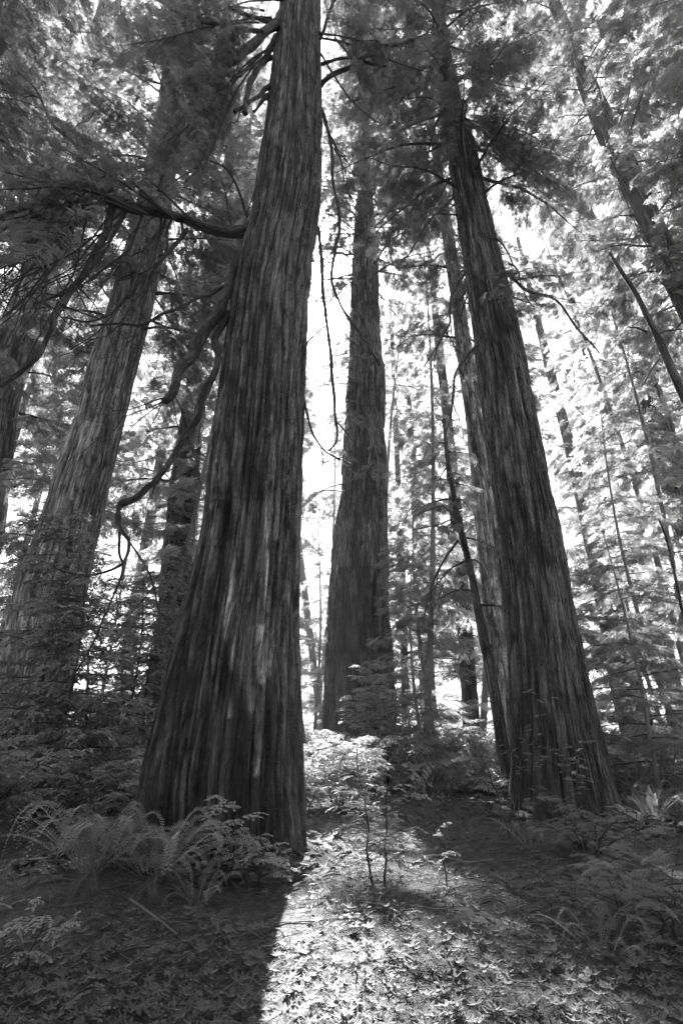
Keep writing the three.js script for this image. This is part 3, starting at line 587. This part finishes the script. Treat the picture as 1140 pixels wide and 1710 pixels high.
// ---------------------------------------------------------------- young redwoods and understory
function youngTree(name, label, px, D, height, spread, o = {}) {
  const p = V(o.x ?? at(px, 1260, D).x, 0, -D), r0 = o.r ?? 0.006 * height + 0.018, lean = o.lean ?? 0, r = rng(o.seed ?? Math.round(px * 13 + D * 7));
  p.y = groundHeight(p.x, p.z);
  const root = thing(name, label, 'tree', p, o.group), T = { root, base: p, seed: px, foliage: new Foliage(o.sprays ?? SPRAYS, o.leaf ?? M.needle), small: new Tubes() };
  const pts = [], bend = (r() - 0.5) * (0.3 + 0.07 * height);
  for (let k = 0; k <= 12; k++) { const t = k / 12; pts.push(V(p.x + lean * height * t + bend * Math.sin(t * 3), p.y - 0.1 + height * t, p.z + 0.25 * bend * t)); }
  part('trunk', new Tubes().add(pts, (t) => r0 * (1 - 0.9 * t) + 0.006, 9, 0.15, px).geometry(p), o.bark ?? M.limb, root);
  const n = o.n ?? Math.round(height * 3.2), lo = o.lo ?? 0.1;
  for (let i = 0; i < n; i++) {
    const t = lerp(lo, 0.99, (i + r()) / n), k = t * 12, j = Math.min(11, Math.floor(k)), s = pts[j].clone().lerp(pts[j + 1], k - j), L = spread * (0.25 + 0.75 * (1 - t) / (1 - lo)) * (0.6 + 0.6 * r());
    growBranch(T, s, i * 2.4 + r(), L, { rand: r, spray: o.spray ?? 0.34, pitch: (o.pitch ?? 0.0) + 0.3 * (r() - 0.5), droop: o.droop ?? 0.05, density: o.density ?? 0.85, twigPitch: o.twigPitch ?? 0.05, bare: 0.1, radius: 0.006 + 0.006 * L, sides: 4 });
  }
  return finish(T);
}
const YG = 'young redwoods of the understory';
[[716, 17, 8, 1.4, 'slender young redwood with sparse flat sprays between the middle giant and the thin leaning tree'], [735, 22, 15, 2.6, 'tall young redwood with drooping sprays left of the slim straight trunk'],
 [1010, 17, 7.5, 2.6, 'young redwood with level tiers of sprays just right of the dark redwood'], [1085, 15, 7.5, 2.6, 'young redwood with broad tiers below the pale sunlit trunk'], [1150, 19, 15, 3, 'tall young redwood filling the right edge of the wood'],
 [950, 24, 9, 2.6, 'bushy young redwood behind the right shoulder of the dark redwood'], [1050, 28, 8, 3.0, 'low young redwood around the feet of the pale sunlit trunk'], [900, 33, 20, 3.4, 'tall hazy young redwood hidden behind the dark redwood'],
 [215, 24, 14, 3, 'young redwood between the broad leaning trunk and the huge near one'], [150, 28, 15, 3, 'hazy young redwood just right of the broad leaning trunk'], [15, 19, 12, 3.2, 'dark young redwood in front of the left edge of the wood'],
 [520, 32, 15, 3, 'sunlit young redwood seen in the gap left of the middle giant'], [650, 36, 18, 3.2, 'hazy young redwood behind the right edge of the middle giant'], [725, 40, 20, 3.4, 'tall sunlit young redwood far behind the fallen log'],
 [870, 44, 20, 3.6, 'far hazy young redwood left of the dark redwood'], [1120, 34, 22, 3.6, 'tall sunlit young redwood at the far right'], [320, 34, 16, 3.4, 'young redwood behind the left side of the huge near trunk']]
  .forEach(([px, D, h, sp, label]) => youngTree('young_redwood', label, px, D, h, sp, { spray: 0.26 + D * 0.009, sprays: D > 27 ? FAR_SPRAYS : MID_SPRAYS, group: YG, leaf: D > 21 ? M.litNeedle : M.needle, bark: M.greyBark, n: D > 26 ? Math.round(h * 1.9) : undefined, density: D > 26 ? 0.7 : 0.85 }));
[[706, 21, 27, 2.7, 'tall feathery tree filling the gap between the middle giant and the dark redwood'], [655, 30, 34, 4, 'hazy tall tree whose crown hangs beside the top of the middle giant'], [925, 23, 30, 4, 'tall feathery tree close behind the dark redwood on its right'], 
 [1165, 22, 27, 3.4, 'tall feathery tree at the right beside the thin bare stem'], [1180, 25, 34, 4.4, 'tall feathery tree whose crown fills the upper right edge'], [215, 23, 26, 3.8, 'tall feathery tree behind the bare limbs on the left'], [330, 28, 30, 4, 'tall feathery tree behind the thick broken limb'], [-10, 20, 28, 4.2, 'dark feathery tree at the left edge, taller than the leafy one'], [800, 30, 36, 4, 'hazy feathery tree behind the middle of the dark redwood']]
  .concat([[300, 38, 50, 4.6, 'tall feathery tree far behind the left side of the huge near trunk', 70, 0.4], [425, 19, 45, 4, 'dense dark feathery tree hidden behind the huge near trunk, its crown above the limbs', 95, 0.46], [395, 26, 50, 4, 'tall feathery tree behind the huge near trunk, its crown up on the left', 50, 0.6], [545, 42, 58, 4.6, 'faint slim feathery tree in the glare right of the sun', 170, 0.4], [522, 46, 36, 3.6, 'far feathery tree low in the bright gap left of the middle giant', 60, 0.1], [500, 58, 46, 4, 'farthest feathery tree in the bright gap left of the middle giant', 60, 0.1]])
  .forEach(([px, D, h, sp, label, o4, lo4]) => youngTree('feathery_tree', label, px, D, h, sp, { spray: 0.3 + D * 0.009, sprays: FAR_SPRAYS, n: o4 ?? Math.round(h * 1.7), lo: lo4 ?? 0.2, droop: 0.1, twigPitch: -0.1, r: 0.0055 * h, lean: 0.08 * Math.sin(px), bark: M.greyBark, leaf: M.litNeedle, group: 'feathery trees of the middle storey' }));
[[80, 12.5, 5.2, 2.4, 'leafy broad-leaved tree of dark foliage over the foot of the broad leaning redwood'], [25, 13.5, 7.5, 2.8, 'tall leafy tree of dark foliage at the left edge of the photo'], [190, 17, 6.5, 2.4, 'leafy understory tree lit from behind, between the left trunks'], [240, 19, 8, 2.4, 'leafy understory tree close to the left side of the huge near trunk']]
  .forEach(([px, D, h, sp, label]) => youngTree('leafy_tree', label, px, D, h, sp, { sprays: BROAD, leaf: M.shadedBroad, spray: 0.42, n: Math.round(h * 6), droop: 0.02, twigPitch: 0.15, density: 0.8, r: 0.05, lo: 0.06, group: 'leafy understory trees on the left' }));
// the wood goes on behind the camera
[[-9, 4], [7, 6], [-2, 11], [13, 13], [-14, 14], [4, 20], [-7, 24], [17, 2], [-19, 3], [20, 24]].forEach(([x, z]) => youngTree('surrounding_redwood', 'tall redwood of the wood behind the camera, outside the photo', 570 + x, -z, 44, 5.2, { x, spray: 0.8, sprays: FAR_SPRAYS, n: 64, lo: 0.16, droop: 0.1, r: 0.7, bark: M.bark0, group: 'redwoods behind the camera' }));
youngTree('redwood', 'redwood whose trunk is out of the photo, its crown filling the upper left corner', -600, 15, 62, 6, { x: -19.5, n: 100, lo: 0.42, spray: 0.5, sprays: FAR_SPRAYS, r: 0.6, bark: M.bark0, droop: 0.1 });
youngTree('redwood', 'redwood whose trunk is out of the photo, its crown filling the upper right corner', 1700, 14, 62, 6, { x: 20, n: 170, lo: 0.4, spray: 0.5, sprays: FAR_SPRAYS, r: 0.6, bark: M.bark0, droop: 0.1 });
// bare understory stems, traced
[[[[131, 1300], [133, 1270], [140, 1245], [145, 1222], [144, 1185], [147, 1141], [148, 1090]], 15, 3, 'slim wavy dark stem between the left trunks, nearer the leaning one'],
 [[[197, 1305], [198, 1260], [198, 1218], [203, 1170], [205, 1120]], 16, 2, 'slim dark stem between the left trunks, nearer the huge one'],
 [[[190, 1318], [198, 1290], [212, 1250], [231, 1205]], 14, 4.5, 'leaning broken dark stem beside the left side of the huge trunk'],
 [[[514, 1290], [508, 1240], [503, 1190], [498, 1150]], 17, 3, 'slim stem close to the right edge of the huge near trunk'],
 [[[1112, 1310], [1098, 1275], [1090, 1245], [1086, 1200]], 18, 4, 'slanting dark stem behind the bright ferns on the right'],
 [[[1136, 1010], [1122, 940], [1110, 895], [1100, 868]], 14, 2.6, 'thin dark leaning stem at the right edge of the photo'],
 [[[686, 1375], [683, 1340], [682, 1310]], 13.4, 5, 'short dark broken stem left of the fallen log']]
  .forEach(([pts, D, r, label]) => {
    const P = pts.map(([x, y]) => at(x, y, D)), foot = onGround(P[0].x, P[0].z);
    if (P[0].y > foot.y) P.unshift(foot.clone().add(V(0, -0.1, 0)));
    const root = thing('bare_stem', label, 'stem', foot), c = new THREE.CatmullRomCurve3(P, false, 'centripetal').getPoints(24), d = D / F;
    part('stem', new Tubes().add(c, (t) => r * d * (1 - 0.45 * t), 7, 0.25, D).geometry(foot), M.limb, root);
  });

// ---------------------------------------------------------------- shrubs and saplings
function shrub(name, label, category, pos, o) {
  const r = rng(o.seed), root = thing(name, label, category, pos, o.group), fol = new Foliage(o.sprays ?? BROAD, o.leaf ?? M.broad);
  for (let s = 0; s < o.stems; s++) {
    const a = s * 2.4 + r() * 1.2, h = o.height * (0.55 + 0.5 * r()), out = o.spread * (0.25 + 0.8 * r()), pts = [];
    const q0 = pos.clone().add(V(Math.cos(a) * 0.08, -0.05, Math.sin(a) * 0.08));
    for (let k = 0; k <= 8; k++) { const t = k / 8; pts.push(V(q0.x + Math.cos(a) * out * t * (0.5 + 0.5 * t) + 0.05 * (r() - 0.5), q0.y + h * t * (1.15 - 0.15 * t), q0.z + Math.sin(a) * out * t * (0.5 + 0.5 * t) + 0.05 * (r() - 0.5))); }
    const tubes = new Tubes().add(pts, (t) => (o.stem ?? 0.012) * (1 - 0.75 * t) + 0.002, 5);
    for (let m = 0; m < o.twigs; m++) {
      const t = (o.bare ?? 0.25) + (1 - (o.bare ?? 0.25)) * (m + r()) / o.twigs, k = Math.min(7, Math.floor(t * 8)), q = pts[k].clone().lerp(pts[k + 1], t * 8 - k), b = r() * 6.28, l = o.twig * (1.2 - 0.7 * t) * (0.6 + 0.7 * r());
      const d = V(Math.cos(b), 0.25 + 0.3 * (r() - 0.5), Math.sin(b)).normalize(), e = q.clone().addScaledVector(d, l), mid = q.clone().addScaledVector(d, l * 0.5).add(V(0, 0.04 * l, 0));
      tubes.add([q, mid, e], (f) => 0.005 * (1 - 0.6 * f), 4);
      for (let j = 0; j < o.leaves; j++) {
        const f = (j + 0.5 + 0.4 * r()) / o.leaves, c = b + (j % 2 ? 1 : -1) * (0.4 + 0.7 * r()), w = V(Math.cos(c), 0.3 * (r() - 0.6), Math.sin(c)).normalize();
        fol.add(q.clone().lerp(e, f), w, V((r() - 0.5) * 1.4, 1, (r() - 0.5) * 1.4).normalize(), o.size * (0.65 + 0.6 * r()), 0.75 + 0.5 * r());
      }
    }
    part('stem', tubes.geometry(pos), M.limb, root);
  }
  fol.build('leaves', root, pos);
  return root;
}
const G = (px, py) => ground(px, py);
shrub('bush', 'large sunlit leafy bush in front of the middle giant', 'bush', onGround(-0.1, -12.6), { seed: 301, stems: 14, height: 1.6, spread: 1.15, twigs: 12, twig: 0.6, leaves: 6, size: 0.27 });
shrub('bush', 'low sunlit bush right against the right edge of the huge near trunk', 'bush', onGround(-0.75, -11.2), { seed: 302, stems: 10, height: 1.2, spread: 0.9, twigs: 11, twig: 0.5, leaves: 6, size: 0.24 });
shrub('bush', 'leafy bush climbing the right side of the middle giant', 'bush', onGround(1.35, -17.5), { seed: 303, stems: 10, height: 3.4, spread: 1.2, twigs: 14, twig: 0.8, leaves: 6, size: 0.34 });
shrub('bush', 'small dim bush between the fallen log and the dark redwood', 'bush', onGround(4.0, -13.6), { seed: 304, stems: 8, height: 1.0, spread: 0.9, twigs: 8, twig: 0.5, leaves: 5, size: 0.24 });
shrub('bush', 'dark bush at the left edge in front of the broad leaning redwood', 'bush', onGround(-5.6, -8.6), { seed: 305, leaf: M.shadedBroad, stems: 12, height: 1.6, spread: 1.2, twigs: 11, twig: 0.7, leaves: 6, size: 0.28 });
shrub('bush', 'dark leafy bush behind the ferns left of the huge trunk', 'bush', onGround(-4.6, -11.4), { seed: 306, leaf: M.shadedBroad, stems: 11, height: 1.3, spread: 1.3, twigs: 10, twig: 0.6, leaves: 6, size: 0.26 });
shrub('bush', 'small dark bush close to the left foot of the huge trunk', 'bush', onGround(-3.4, -10.4), { seed: 307, leaf: M.shadedBroad, stems: 9, height: 1.1, spread: 0.8, twigs: 10, twig: 0.5, leaves: 6, size: 0.22 });
shrub('bush', 'feathery sparse bush spreading in front of the dark redwood foot on its right', 'bush', G(985, 1425), { seed: 308, stems: 8, height: 0.7, spread: 0.9, twigs: 6, twig: 0.4, leaves: 4, size: 0.16, sprays: SPRAYS, leaf: M.needle });
shrub('bush', 'sunlit bush with a pale stem behind the right foot of the dark redwood', 'bush', onGround(8.8, -15.6), { seed: 309, stems: 7, height: 1.7, spread: 0.9, twigs: 9, twig: 0.6, leaves: 6, size: 0.27 });
shrub('bush', 'big dark bush under the young redwoods at the right edge', 'bush', onGround(10.4, -14.2), { seed: 310, stems: 12, height: 1.9, spread: 1.4, twigs: 11, twig: 0.7, leaves: 6, size: 0.3 });
shrub('bush', 'bright bush far behind the fallen log', 'bush', onGround(4.2, -22), { seed: 311, stems: 14, height: 2.2, spread: 2.2, twigs: 10, twig: 0.9, leaves: 6, size: 0.4 });
shrub('bush', 'bright bush beyond the gap at the foot of the middle giant', 'bush', onGround(-1.6, -21), { seed: 312, stems: 14, height: 2.0, spread: 2.0, twigs: 10, twig: 0.9, leaves: 6, size: 0.4 });
shrub('bush', 'sunlit bush beyond the slim stems between the left trunks', 'bush', onGround(-8.6, -20), { seed: 313, stems: 14, height: 2.4, spread: 2.2, twigs: 10, twig: 0.9, leaves: 6, size: 0.4 });
shrub('sapling', 'slim leafy sapling standing alone in front of the sunlit bush', 'sapling', G(632, 1478), { seed: 320, stems: 2, height: 1.75, spread: 0.16, twigs: 13, twig: 0.42, leaves: 4, size: 0.2, bare: 0.2, stem: 0.013, leaf: M.shadedBroad });
shrub('sapling', 'thin bare sapling just right of the alone standing leafy one', 'sapling', G(733, 1480), { seed: 321, stems: 1, height: 0.75, spread: 0.1, twigs: 4, twig: 0.25, leaves: 2, size: 0.14, stem: 0.007 });
shrub('sapling', 'small sapling with whorled leaves against the foot of the huge trunk', 'sapling', G(380, 1478), { seed: 322, stems: 2, height: 0.95, spread: 0.12, twigs: 6, twig: 0.34, leaves: 3, size: 0.2, bare: 0.35, stem: 0.009 });
shrub('sapling', 'low leafy sapling at the right foot of the huge trunk', 'sapling', G(425, 1485), { seed: 323, stems: 3, height: 0.6, spread: 0.3, twigs: 5, twig: 0.3, leaves: 3, size: 0.2, bare: 0.35, stem: 0.008 });
shrub('sapling', 'thin dark sapling rising at the lower left edge', 'sapling', G(20, 1640), { seed: 324, stems: 2, height: 0.95, spread: 0.25, twigs: 6, twig: 0.3, leaves: 3, size: 0.15, stem: 0.006 });
shrub('sapling', 'feathery young sapling on the right of the clearing', 'sapling', G(1040, 1520), { seed: 325, stems: 3, height: 0.8, spread: 0.35, twigs: 6, twig: 0.3, leaves: 4, size: 0.17, stem: 0.006, sprays: SPRAYS, leaf: M.needle });
shrub('sapling', 'dark feathery sapling at the lower right edge', 'sapling', G(1105, 1580), { seed: 326, stems: 4, height: 0.7, spread: 0.4, twigs: 7, twig: 0.3, leaves: 4, size: 0.17, stem: 0.006, sprays: SPRAYS, leaf: M.needle });
shrub('sapling', 'bare thin sapling in front of the dark redwood left foot', 'sapling', G(860, 1400), { seed: 327, stems: 3, height: 1.6, spread: 0.5, twigs: 7, twig: 0.5, leaves: 2, size: 0.14, stem: 0.01, sprays: SPRAYS, leaf: M.needle });
shrub('sapling', 'slender sapling with drooping sprays against the dark redwood right foot', 'sapling', G(955, 1395), { seed: 328, stems: 3, height: 2.3, spread: 0.5, twigs: 8, twig: 0.5, leaves: 3, size: 0.15, stem: 0.01, sprays: SPRAYS, leaf: M.needle });

// ---------------------------------------------------------------- sword ferns
const FRONDS = [0, 1, 2, 3].map((v) => {
  const r = rng(400 + v), L = new Leaves(), rise = 0.75 + 0.17 * v, drop = 0.42 + 0.2 * v, mid = (t) => V(0.05 * Math.sin(t * 3 + v), rise * t - drop * t * t * t, t * (0.95 - 0.12 * v) - 0.06 * t * t), n = 36;
  for (let k = 0; k < 16; k++) {
    const a = mid(k / 16), c = mid((k + 1) / 16), b = L.p.length / 3, w = 0.006 * (1 - k / 18);
    L.p.push(a.x - w, a.y, a.z, a.x + w, a.y, a.z, c.x - w * 0.9, c.y, c.z, c.x + w * 0.9, c.y, c.z); L.i.push(b, b + 1, b + 2, b + 1, b + 3, b + 2);
  }
  for (let k = 5; k < n; k++) for (const s of [-1, 1]) {
    const t = (k + 0.25 * s) / n, o = mid(t), T = mid(Math.min(1, t + 0.02)).sub(mid(t - 0.02)).normalize(), side = V(s, 0, 0), nrm = V(0, 0, 0).crossVectors(T, V(1, 0, 0)).normalize();
    if (nrm.y < 0 && t < 0.5) nrm.negate();
    const len = 0.1 * Math.min(1, 0.15 + 3.2 * (t - 0.12)) * Math.pow(1 - t, 0.55) * (0.85 + 0.3 * r()) + 0.008;
    const d = side.clone().addScaledVector(T, 0.42).addScaledVector(nrm, 0.28 + 0.2 * (r() - 0.5)).normalize(), w = T.clone().addScaledVector(d, -T.dot(d)).normalize();
    L.blade(o, d, w, len, 0.014, -0.14 - 0.1 * r());
  }
  return L.geometry();
});
function fern(label, pos, n, size, seed, bias = null, group) {
  const r = rng(seed), root = thing('sword_fern', label, 'fern', pos, group);
  for (let k = 0; k < n; k++) {
    const f = part('frond', FRONDS[k % 4], M.fern, root), a = k * 2.4 + r() * 0.8 + (bias ?? 0), s = size * (0.65 + 0.5 * r());
    f.rotation.set((r() - 0.5) * 0.35, a, (r() - 0.5) * 0.3, 'YXZ'); f.scale.setScalar(s); f.position.set(Math.sin(a) * 0.05, -0.02, Math.cos(a) * 0.05);
  }
  for (let k = 0; k < 5 + n / 6; k++) {                              // last year's fronds, dry and hanging to the ground
    const f = part('dead_frond', FRONDS[k % 4], M.litter, root), a = k * 2.1 + r() * 1.2, s = size * (0.55 + 0.35 * r());
    f.rotation.set(0.55 + 0.3 * r(), a, (r() - 0.5) * 0.6, 'YXZ'); f.scale.set(s, s * 0.5, s); f.position.set(Math.sin(a) * 0.06, 0.05, Math.cos(a) * 0.06);
  }
  return root;
}
fern('big sword fern with long arching fronds in front of the huge trunk', G(255, 1490), 34, 1.15, 501);
fern('bright sword fern left of the biggest fern, fronds reaching left', G(150, 1460), 34, 1.15, 502);
fern('sword fern behind the big one, at the left foot of the huge trunk', G(190, 1420), 24, 1.05, 503);
fern('small sword fern at the foot of the dark leaning redwood', G(890, 1418), 15, 0.85, 504);
fern('bright sword fern in the sun behind the right foot of the dark redwood', G(1090, 1368), 22, 1.1, 505);
fern('bright sword fern at the right edge beside the sunny patch', G(1135, 1362), 20, 1.1, 506);
fern('low sword fern in front of the huge trunk, in its shadow', G(330, 1512), 14, 0.55, 507);
fern('small dim sword fern left of the lone sapling', G(560, 1500), 7, 0.4, 508);
fern('small sword fern in the lower right shade', G(1010, 1600), 9, 0.5, 509);
fern('small dark sword fern at the lower left edge', G(60, 1600), 10, 0.5, 510);

// ---------------------------------------------------------------- fallen wood
function log(name, label, category, pts, radii, material, sides = 24) {
  const P = pts.map((p) => p), c = new THREE.CatmullRomCurve3(P, false, 'centripetal').getPoints(30), base = P[0].clone(); base.y = groundHeight(base.x, base.z);
  const root = thing(name, label, category, base), g = new Tubes().add(c, (t) => lerp(radii[0], radii[1], t), sides, 0.35, P[0].x * 3).geometry(base);
  part('log', g, material, root);
  return root;
}
{
  const a = onGround(2.25, -16.6).add(V(0, 0.22, 0)), b = onGround(4.7, -18.2).add(V(0, 0.2, 0));
  const l = log('fallen_log', 'weathered fallen log lying between the lone sapling and the slim straight trunk', 'log', [a, a.clone().lerp(b, 0.5).add(V(0, 0.05, 0)), b], [0.32, 0.24], M.deadwood);
  const c = new THREE.Vector3().copy(a).sub(l.position), e = new THREE.CircleGeometry(0.27, 24); e.lookAt(a.clone().sub(b)); e.translate(c.x - 0.01, c.y, c.z + 0.006);
  part('cut_end', e, new THREE.MeshStandardMaterial({ color: grey(0.34), roughness: 0.95 }), l);
  const q = [onGround(-7.6, -13.2), onGround(-4.2, -13.8)].map((p) => p.add(V(0, 0.2, 0)));
  log('fallen_log', 'dark mossy log in the shade behind the ferns on the left', 'log', [q[0], q[0].clone().lerp(q[1], 0.5).add(V(0, 0.06, 0)), q[1]], [0.3, 0.22], M.limb);
}
[[[[498, 1445], [520, 1452], [545, 1446], [575, 1432]], 2.2, 'curved bare stick in the sun at the right foot of the huge trunk'], [[[540, 1462], [552, 1440], [566, 1430], [580, 1428]], 2, 'arched dark twig left of the lone sapling'],
 [[[215, 1515], [250, 1540], [295, 1568]], 1.8, 'long pale twig lying below the big fern'], [[[352, 1542], [375, 1558], [396, 1568]], 1.8, 'short pale twig in the shadow of the huge trunk'],
 [[[440, 1566], [478, 1558], [512, 1550]], 1.6, 'pale twig at the edge of the trunk shadow'], [[[790, 1522], [830, 1516], [872, 1530], [915, 1522]], 1.7, 'half buried rotten stick in the middle of the clearing'],
 [[[660, 1598], [690, 1622], [705, 1632]], 2.4, 'fallen stick among the sunlit leaves'], [[[960, 1455], [1010, 1446], [1060, 1450]], 2, 'thin fallen stick before the feathery bush'], [[[880, 1490], [930, 1470], [985, 1475]], 1.6, 'fine bent twig in the clearing on the right']]
 .concat([[[[688, 1448], [730, 1438], [772, 1444], [826, 1440]], 2.4, 'long crooked fallen limb between the lone sapling and the dark redwood'], [[[520, 1478], [556, 1470], [598, 1476]], 2, 'short crooked limb on the ground left of the lone sapling'], [[[905, 1545], [960, 1560], [1005, 1552]], 1.8, 'dim crooked stick in the shade on the right of the clearing']])
  .forEach(([pts, r, label]) => {
    const P = pts.map(([x, y], k) => G(x, y).add(V(0, 0.03 + (k === 1 ? 0.03 : 0), 0))), d = P[0].distanceTo(CAM) / F;
    const root = thing('fallen_branch', label, 'branch', P[0].clone());
    part('stick', new Tubes().add(new THREE.CatmullRomCurve3(P).getPoints(14), (t) => r * d * (1 - 0.5 * t), 6, 0.3, r).geometry(P[0]), r > 1.7 ? M.deadwood : M.limb, root);
  });

// ---------------------------------------------------------------- ground cover and litter
function scatter(name, label, category, geometries, material, place, n, seed) {
  const r = rng(seed), root = thing(name, label, category, V(0, 0, 0)), lists = geometries.map(() => [[], []]), m4 = new THREE.Matrix4(), q = new THREE.Quaternion(), e = new THREE.Euler();
  root.userData.kind = 'stuff';
  for (let k = 0; k < n; k++) {
    const s = place(r); if (!s) continue;
    e.set((r() - 0.5) * s.tilt, r() * 6.283, (r() - 0.5) * s.tilt, 'YXZ'); q.setFromEuler(e);
    m4.compose(s.p, q, V(s.size, s.size, s.size)); const l = lists[k % geometries.length];
    l[0].push(...m4.elements); const t = s.tone ?? 0.7 + 0.6 * r(); l[1].push(t, t, t);
  }
  lists.forEach((l, k) => {
    const im = new THREE.InstancedMesh(geometries[k], material, l[1].length / 3);
    im.instanceMatrix = new THREE.InstancedBufferAttribute(new Float32Array(l[0]), 16); im.instanceColor = new THREE.InstancedBufferAttribute(new Float32Array(l[1]), 3);
    im.name = 'leaves'; im.userData.kind = 'stuff'; im.receiveShadow = im.castShadow = true; root.add(im);
  });
  return root;
}
const WHORLS = [5, 6, 7].map((n, v) => {                             // a small plant: one whorl of lance-shaped leaves on a short stem
  const r = rng(600 + v), L = new Leaves();
  L.strip([V(0, -1.1, 0), V(0, -0.5, 0), V(0, 0, 0)], 0.03);
  for (let k = 0; k < n; k++) {
    const a = k / n * 6.283 + 0.5 * (r() - 0.5), d = V(Math.cos(a), 0.22 - 0.3 * r(), Math.sin(a)).normalize(), s = V(-Math.sin(a), 0.4 * (r() - 0.5), Math.cos(a)).normalize();
    L.blade(V(0, 0, 0), d, s, 0.75 + 0.5 * r(), 0.34 + 0.1 * r(), -0.22 - 0.15 * r(), 2);
  }
  return L.geometry();
});
const inFrame = (p, m = 1.25) => { const x = p.x, d = (p.y - CAM.y) * SP - p.z * CP; return Math.abs(x / d) < 0.667 * m + 0.3 / d; };
const blocked = (x, z) => Math.hypot(x + 1.85, z + 8.4) < 1.15 || Math.hypot(x - 4.75, z + 12) < 1.05;
scatter('ground_cover', 'carpet of small whorled leafy plants over the clearing', 'ground cover', WHORLS, M.cover, (r) => {
  const z = -1.3 - 11 * Math.pow(r(), 1.5), x = (r() - 0.5) * 2 * (1.6 + 0.85 * -z);
  if (blocked(x, z)) return null;
  const dens = (z > -5.2 ? 0.85 : 0.35 * smooth(-13, -5, z)) + 0.55 * noise(x * 0.7, 1, z * 0.7);
  if (r() > dens) return null;
  const s = 0.024 + 0.04 * r(), p = onGround(x, z); p.y += s * (0.6 + 0.9 * r());
  return { p, size: s, tilt: 0.7 };
}, 24000, 601);
scatter('broad_ground_cover', 'low broad-leaved seedlings scattered over the forest floor', 'ground cover', BROAD, M.cover, (r) => {
  const z = -2 - 20 * Math.pow(r(), 1.2), x = (r() - 0.5) * 2 * (2 + 0.8 * -z);
  if (blocked(x, z) || r() > 0.35 + 0.9 * noise(x * 0.5, 7, z * 0.5) + 0.35 * smooth(-9, -16, z)) return null;
  const p = onGround(x, z); p.y += 0.03 + 0.07 * r();
  return { p, size: (0.08 + 0.1 * r()) * (1 + smooth(-7, -14, z)), tilt: 1.1 };
}, 13000, 602);
const LITTER = [0, 1].map((v) => needleSpray(610 + v, 4, 3, 0.13, 0.03));
scatter('forest_litter', 'fallen brown redwood sprays and needles littering the forest floor', 'litter', LITTER, M.litter, (r) => {
  const z = -1.2 - 16 * Math.pow(r(), 1.4), x = (r() - 0.5) * 2 * (1.6 + 0.85 * -z);
  if (blocked(x, z)) return null;
  const p = onGround(x, z); p.y += 0.012 + 0.02 * r();
  return { p, size: 0.07 + 0.12 * r(), tilt: 0.7, tone: 0.4 + 1.8 * r() * r() };
}, 42000, 603);
const TWIGS = [0, 1].map((v) => { const r = rng(630 + v), p = []; for (let k = 0; k < 5; k++) p.push(V((r() - 0.5) * 0.16, (r() - 0.3) * 0.05, k / 4 - 0.5)); return new Tubes().add(p, (t) => 0.018 * (1 - 0.6 * t), 4).geometry(); });
scatter('fallen_twigs', 'thin dry twigs strewn over the forest floor', 'twigs', TWIGS, M.deadwood, (r) => {
  const z = -2 - 14 * Math.pow(r(), 1.3), x = (r() - 0.5) * 2 * (1.6 + 0.85 * -z);
  if (blocked(x, z)) return null;
  const p = onGround(x, z); p.y += 0.02 + 0.02 * r();
  return { p, size: 0.15 + 0.4 * r() * r(), tilt: 0.4, tone: 0.3 + 0.8 * r() };
}, 4200, 604);
const CHIPS = [0, 1].map((v) => { const r = rng(640 + v), L = new Leaves(); for (let k = 0; k < 3; k++) L.blade(V((r() - 0.5) * 0.3, 0.06 * k, -0.5 + 0.1 * r()), V(0.15 * (r() - 0.5), 0.12 * r(), 1).normalize(), V(1, 0.3 * (r() - 0.5), 0).normalize(), 0.8 + 0.3 * r(), 0.22, 0.08 * (r() - 0.5), 2); return L.geometry(); });
scatter('bark_litter', 'strips of shed bark heaped around the feet of the redwoods', 'bark litter', CHIPS, M.deadwood, (r) => {
  const k = Math.floor(r() * 4), [x0, z0, R] = [[-1.85, -8.4, 1.2], [4.75, -12, 1.05], [0.9, -26, 2], [-1.85, -8.4, 1.2]][k], a = r() * 6.283, d = R + Math.abs(r() + r() - 1) * 1.3 - 0.08, x = x0 + Math.cos(a) * d, z = z0 + Math.sin(a) * d, p = onGround(x, z);
  p.y += 0.02 + 0.08 * Math.max(0, 1 - (d - R) * 2.5) * r();
  return { p, size: 0.1 + 0.28 * r() * r(), tilt: 0.9, tone: 0.25 + 0.9 * r() };
}, 3600, 606);
scatter('undergrowth', 'bright mass of low leafy undergrowth across the back of the wood', 'undergrowth', BROAD, M.broad, (r) => {
  const z = -16 - 44 * r(), x = (r() - 0.5) * 2 * (3 + 0.8 * -z), b = 0.5 + noise(x * 0.28, 2, z * 0.28);
  if (r() > 0.2 + 1.1 * b - 0.2) return null;
  const p = onGround(x, z); p.y += (0.1 + 1.5 * Math.max(0, b) * r()) * (1 + 0.6 * smooth(-20, -45, z));
  return { p, size: 0.45 + 0.5 * r(), tilt: 1.3 };
}, 40000, 605);
console.log('instances', Foliage.total);

renderer.render(scene, camera);
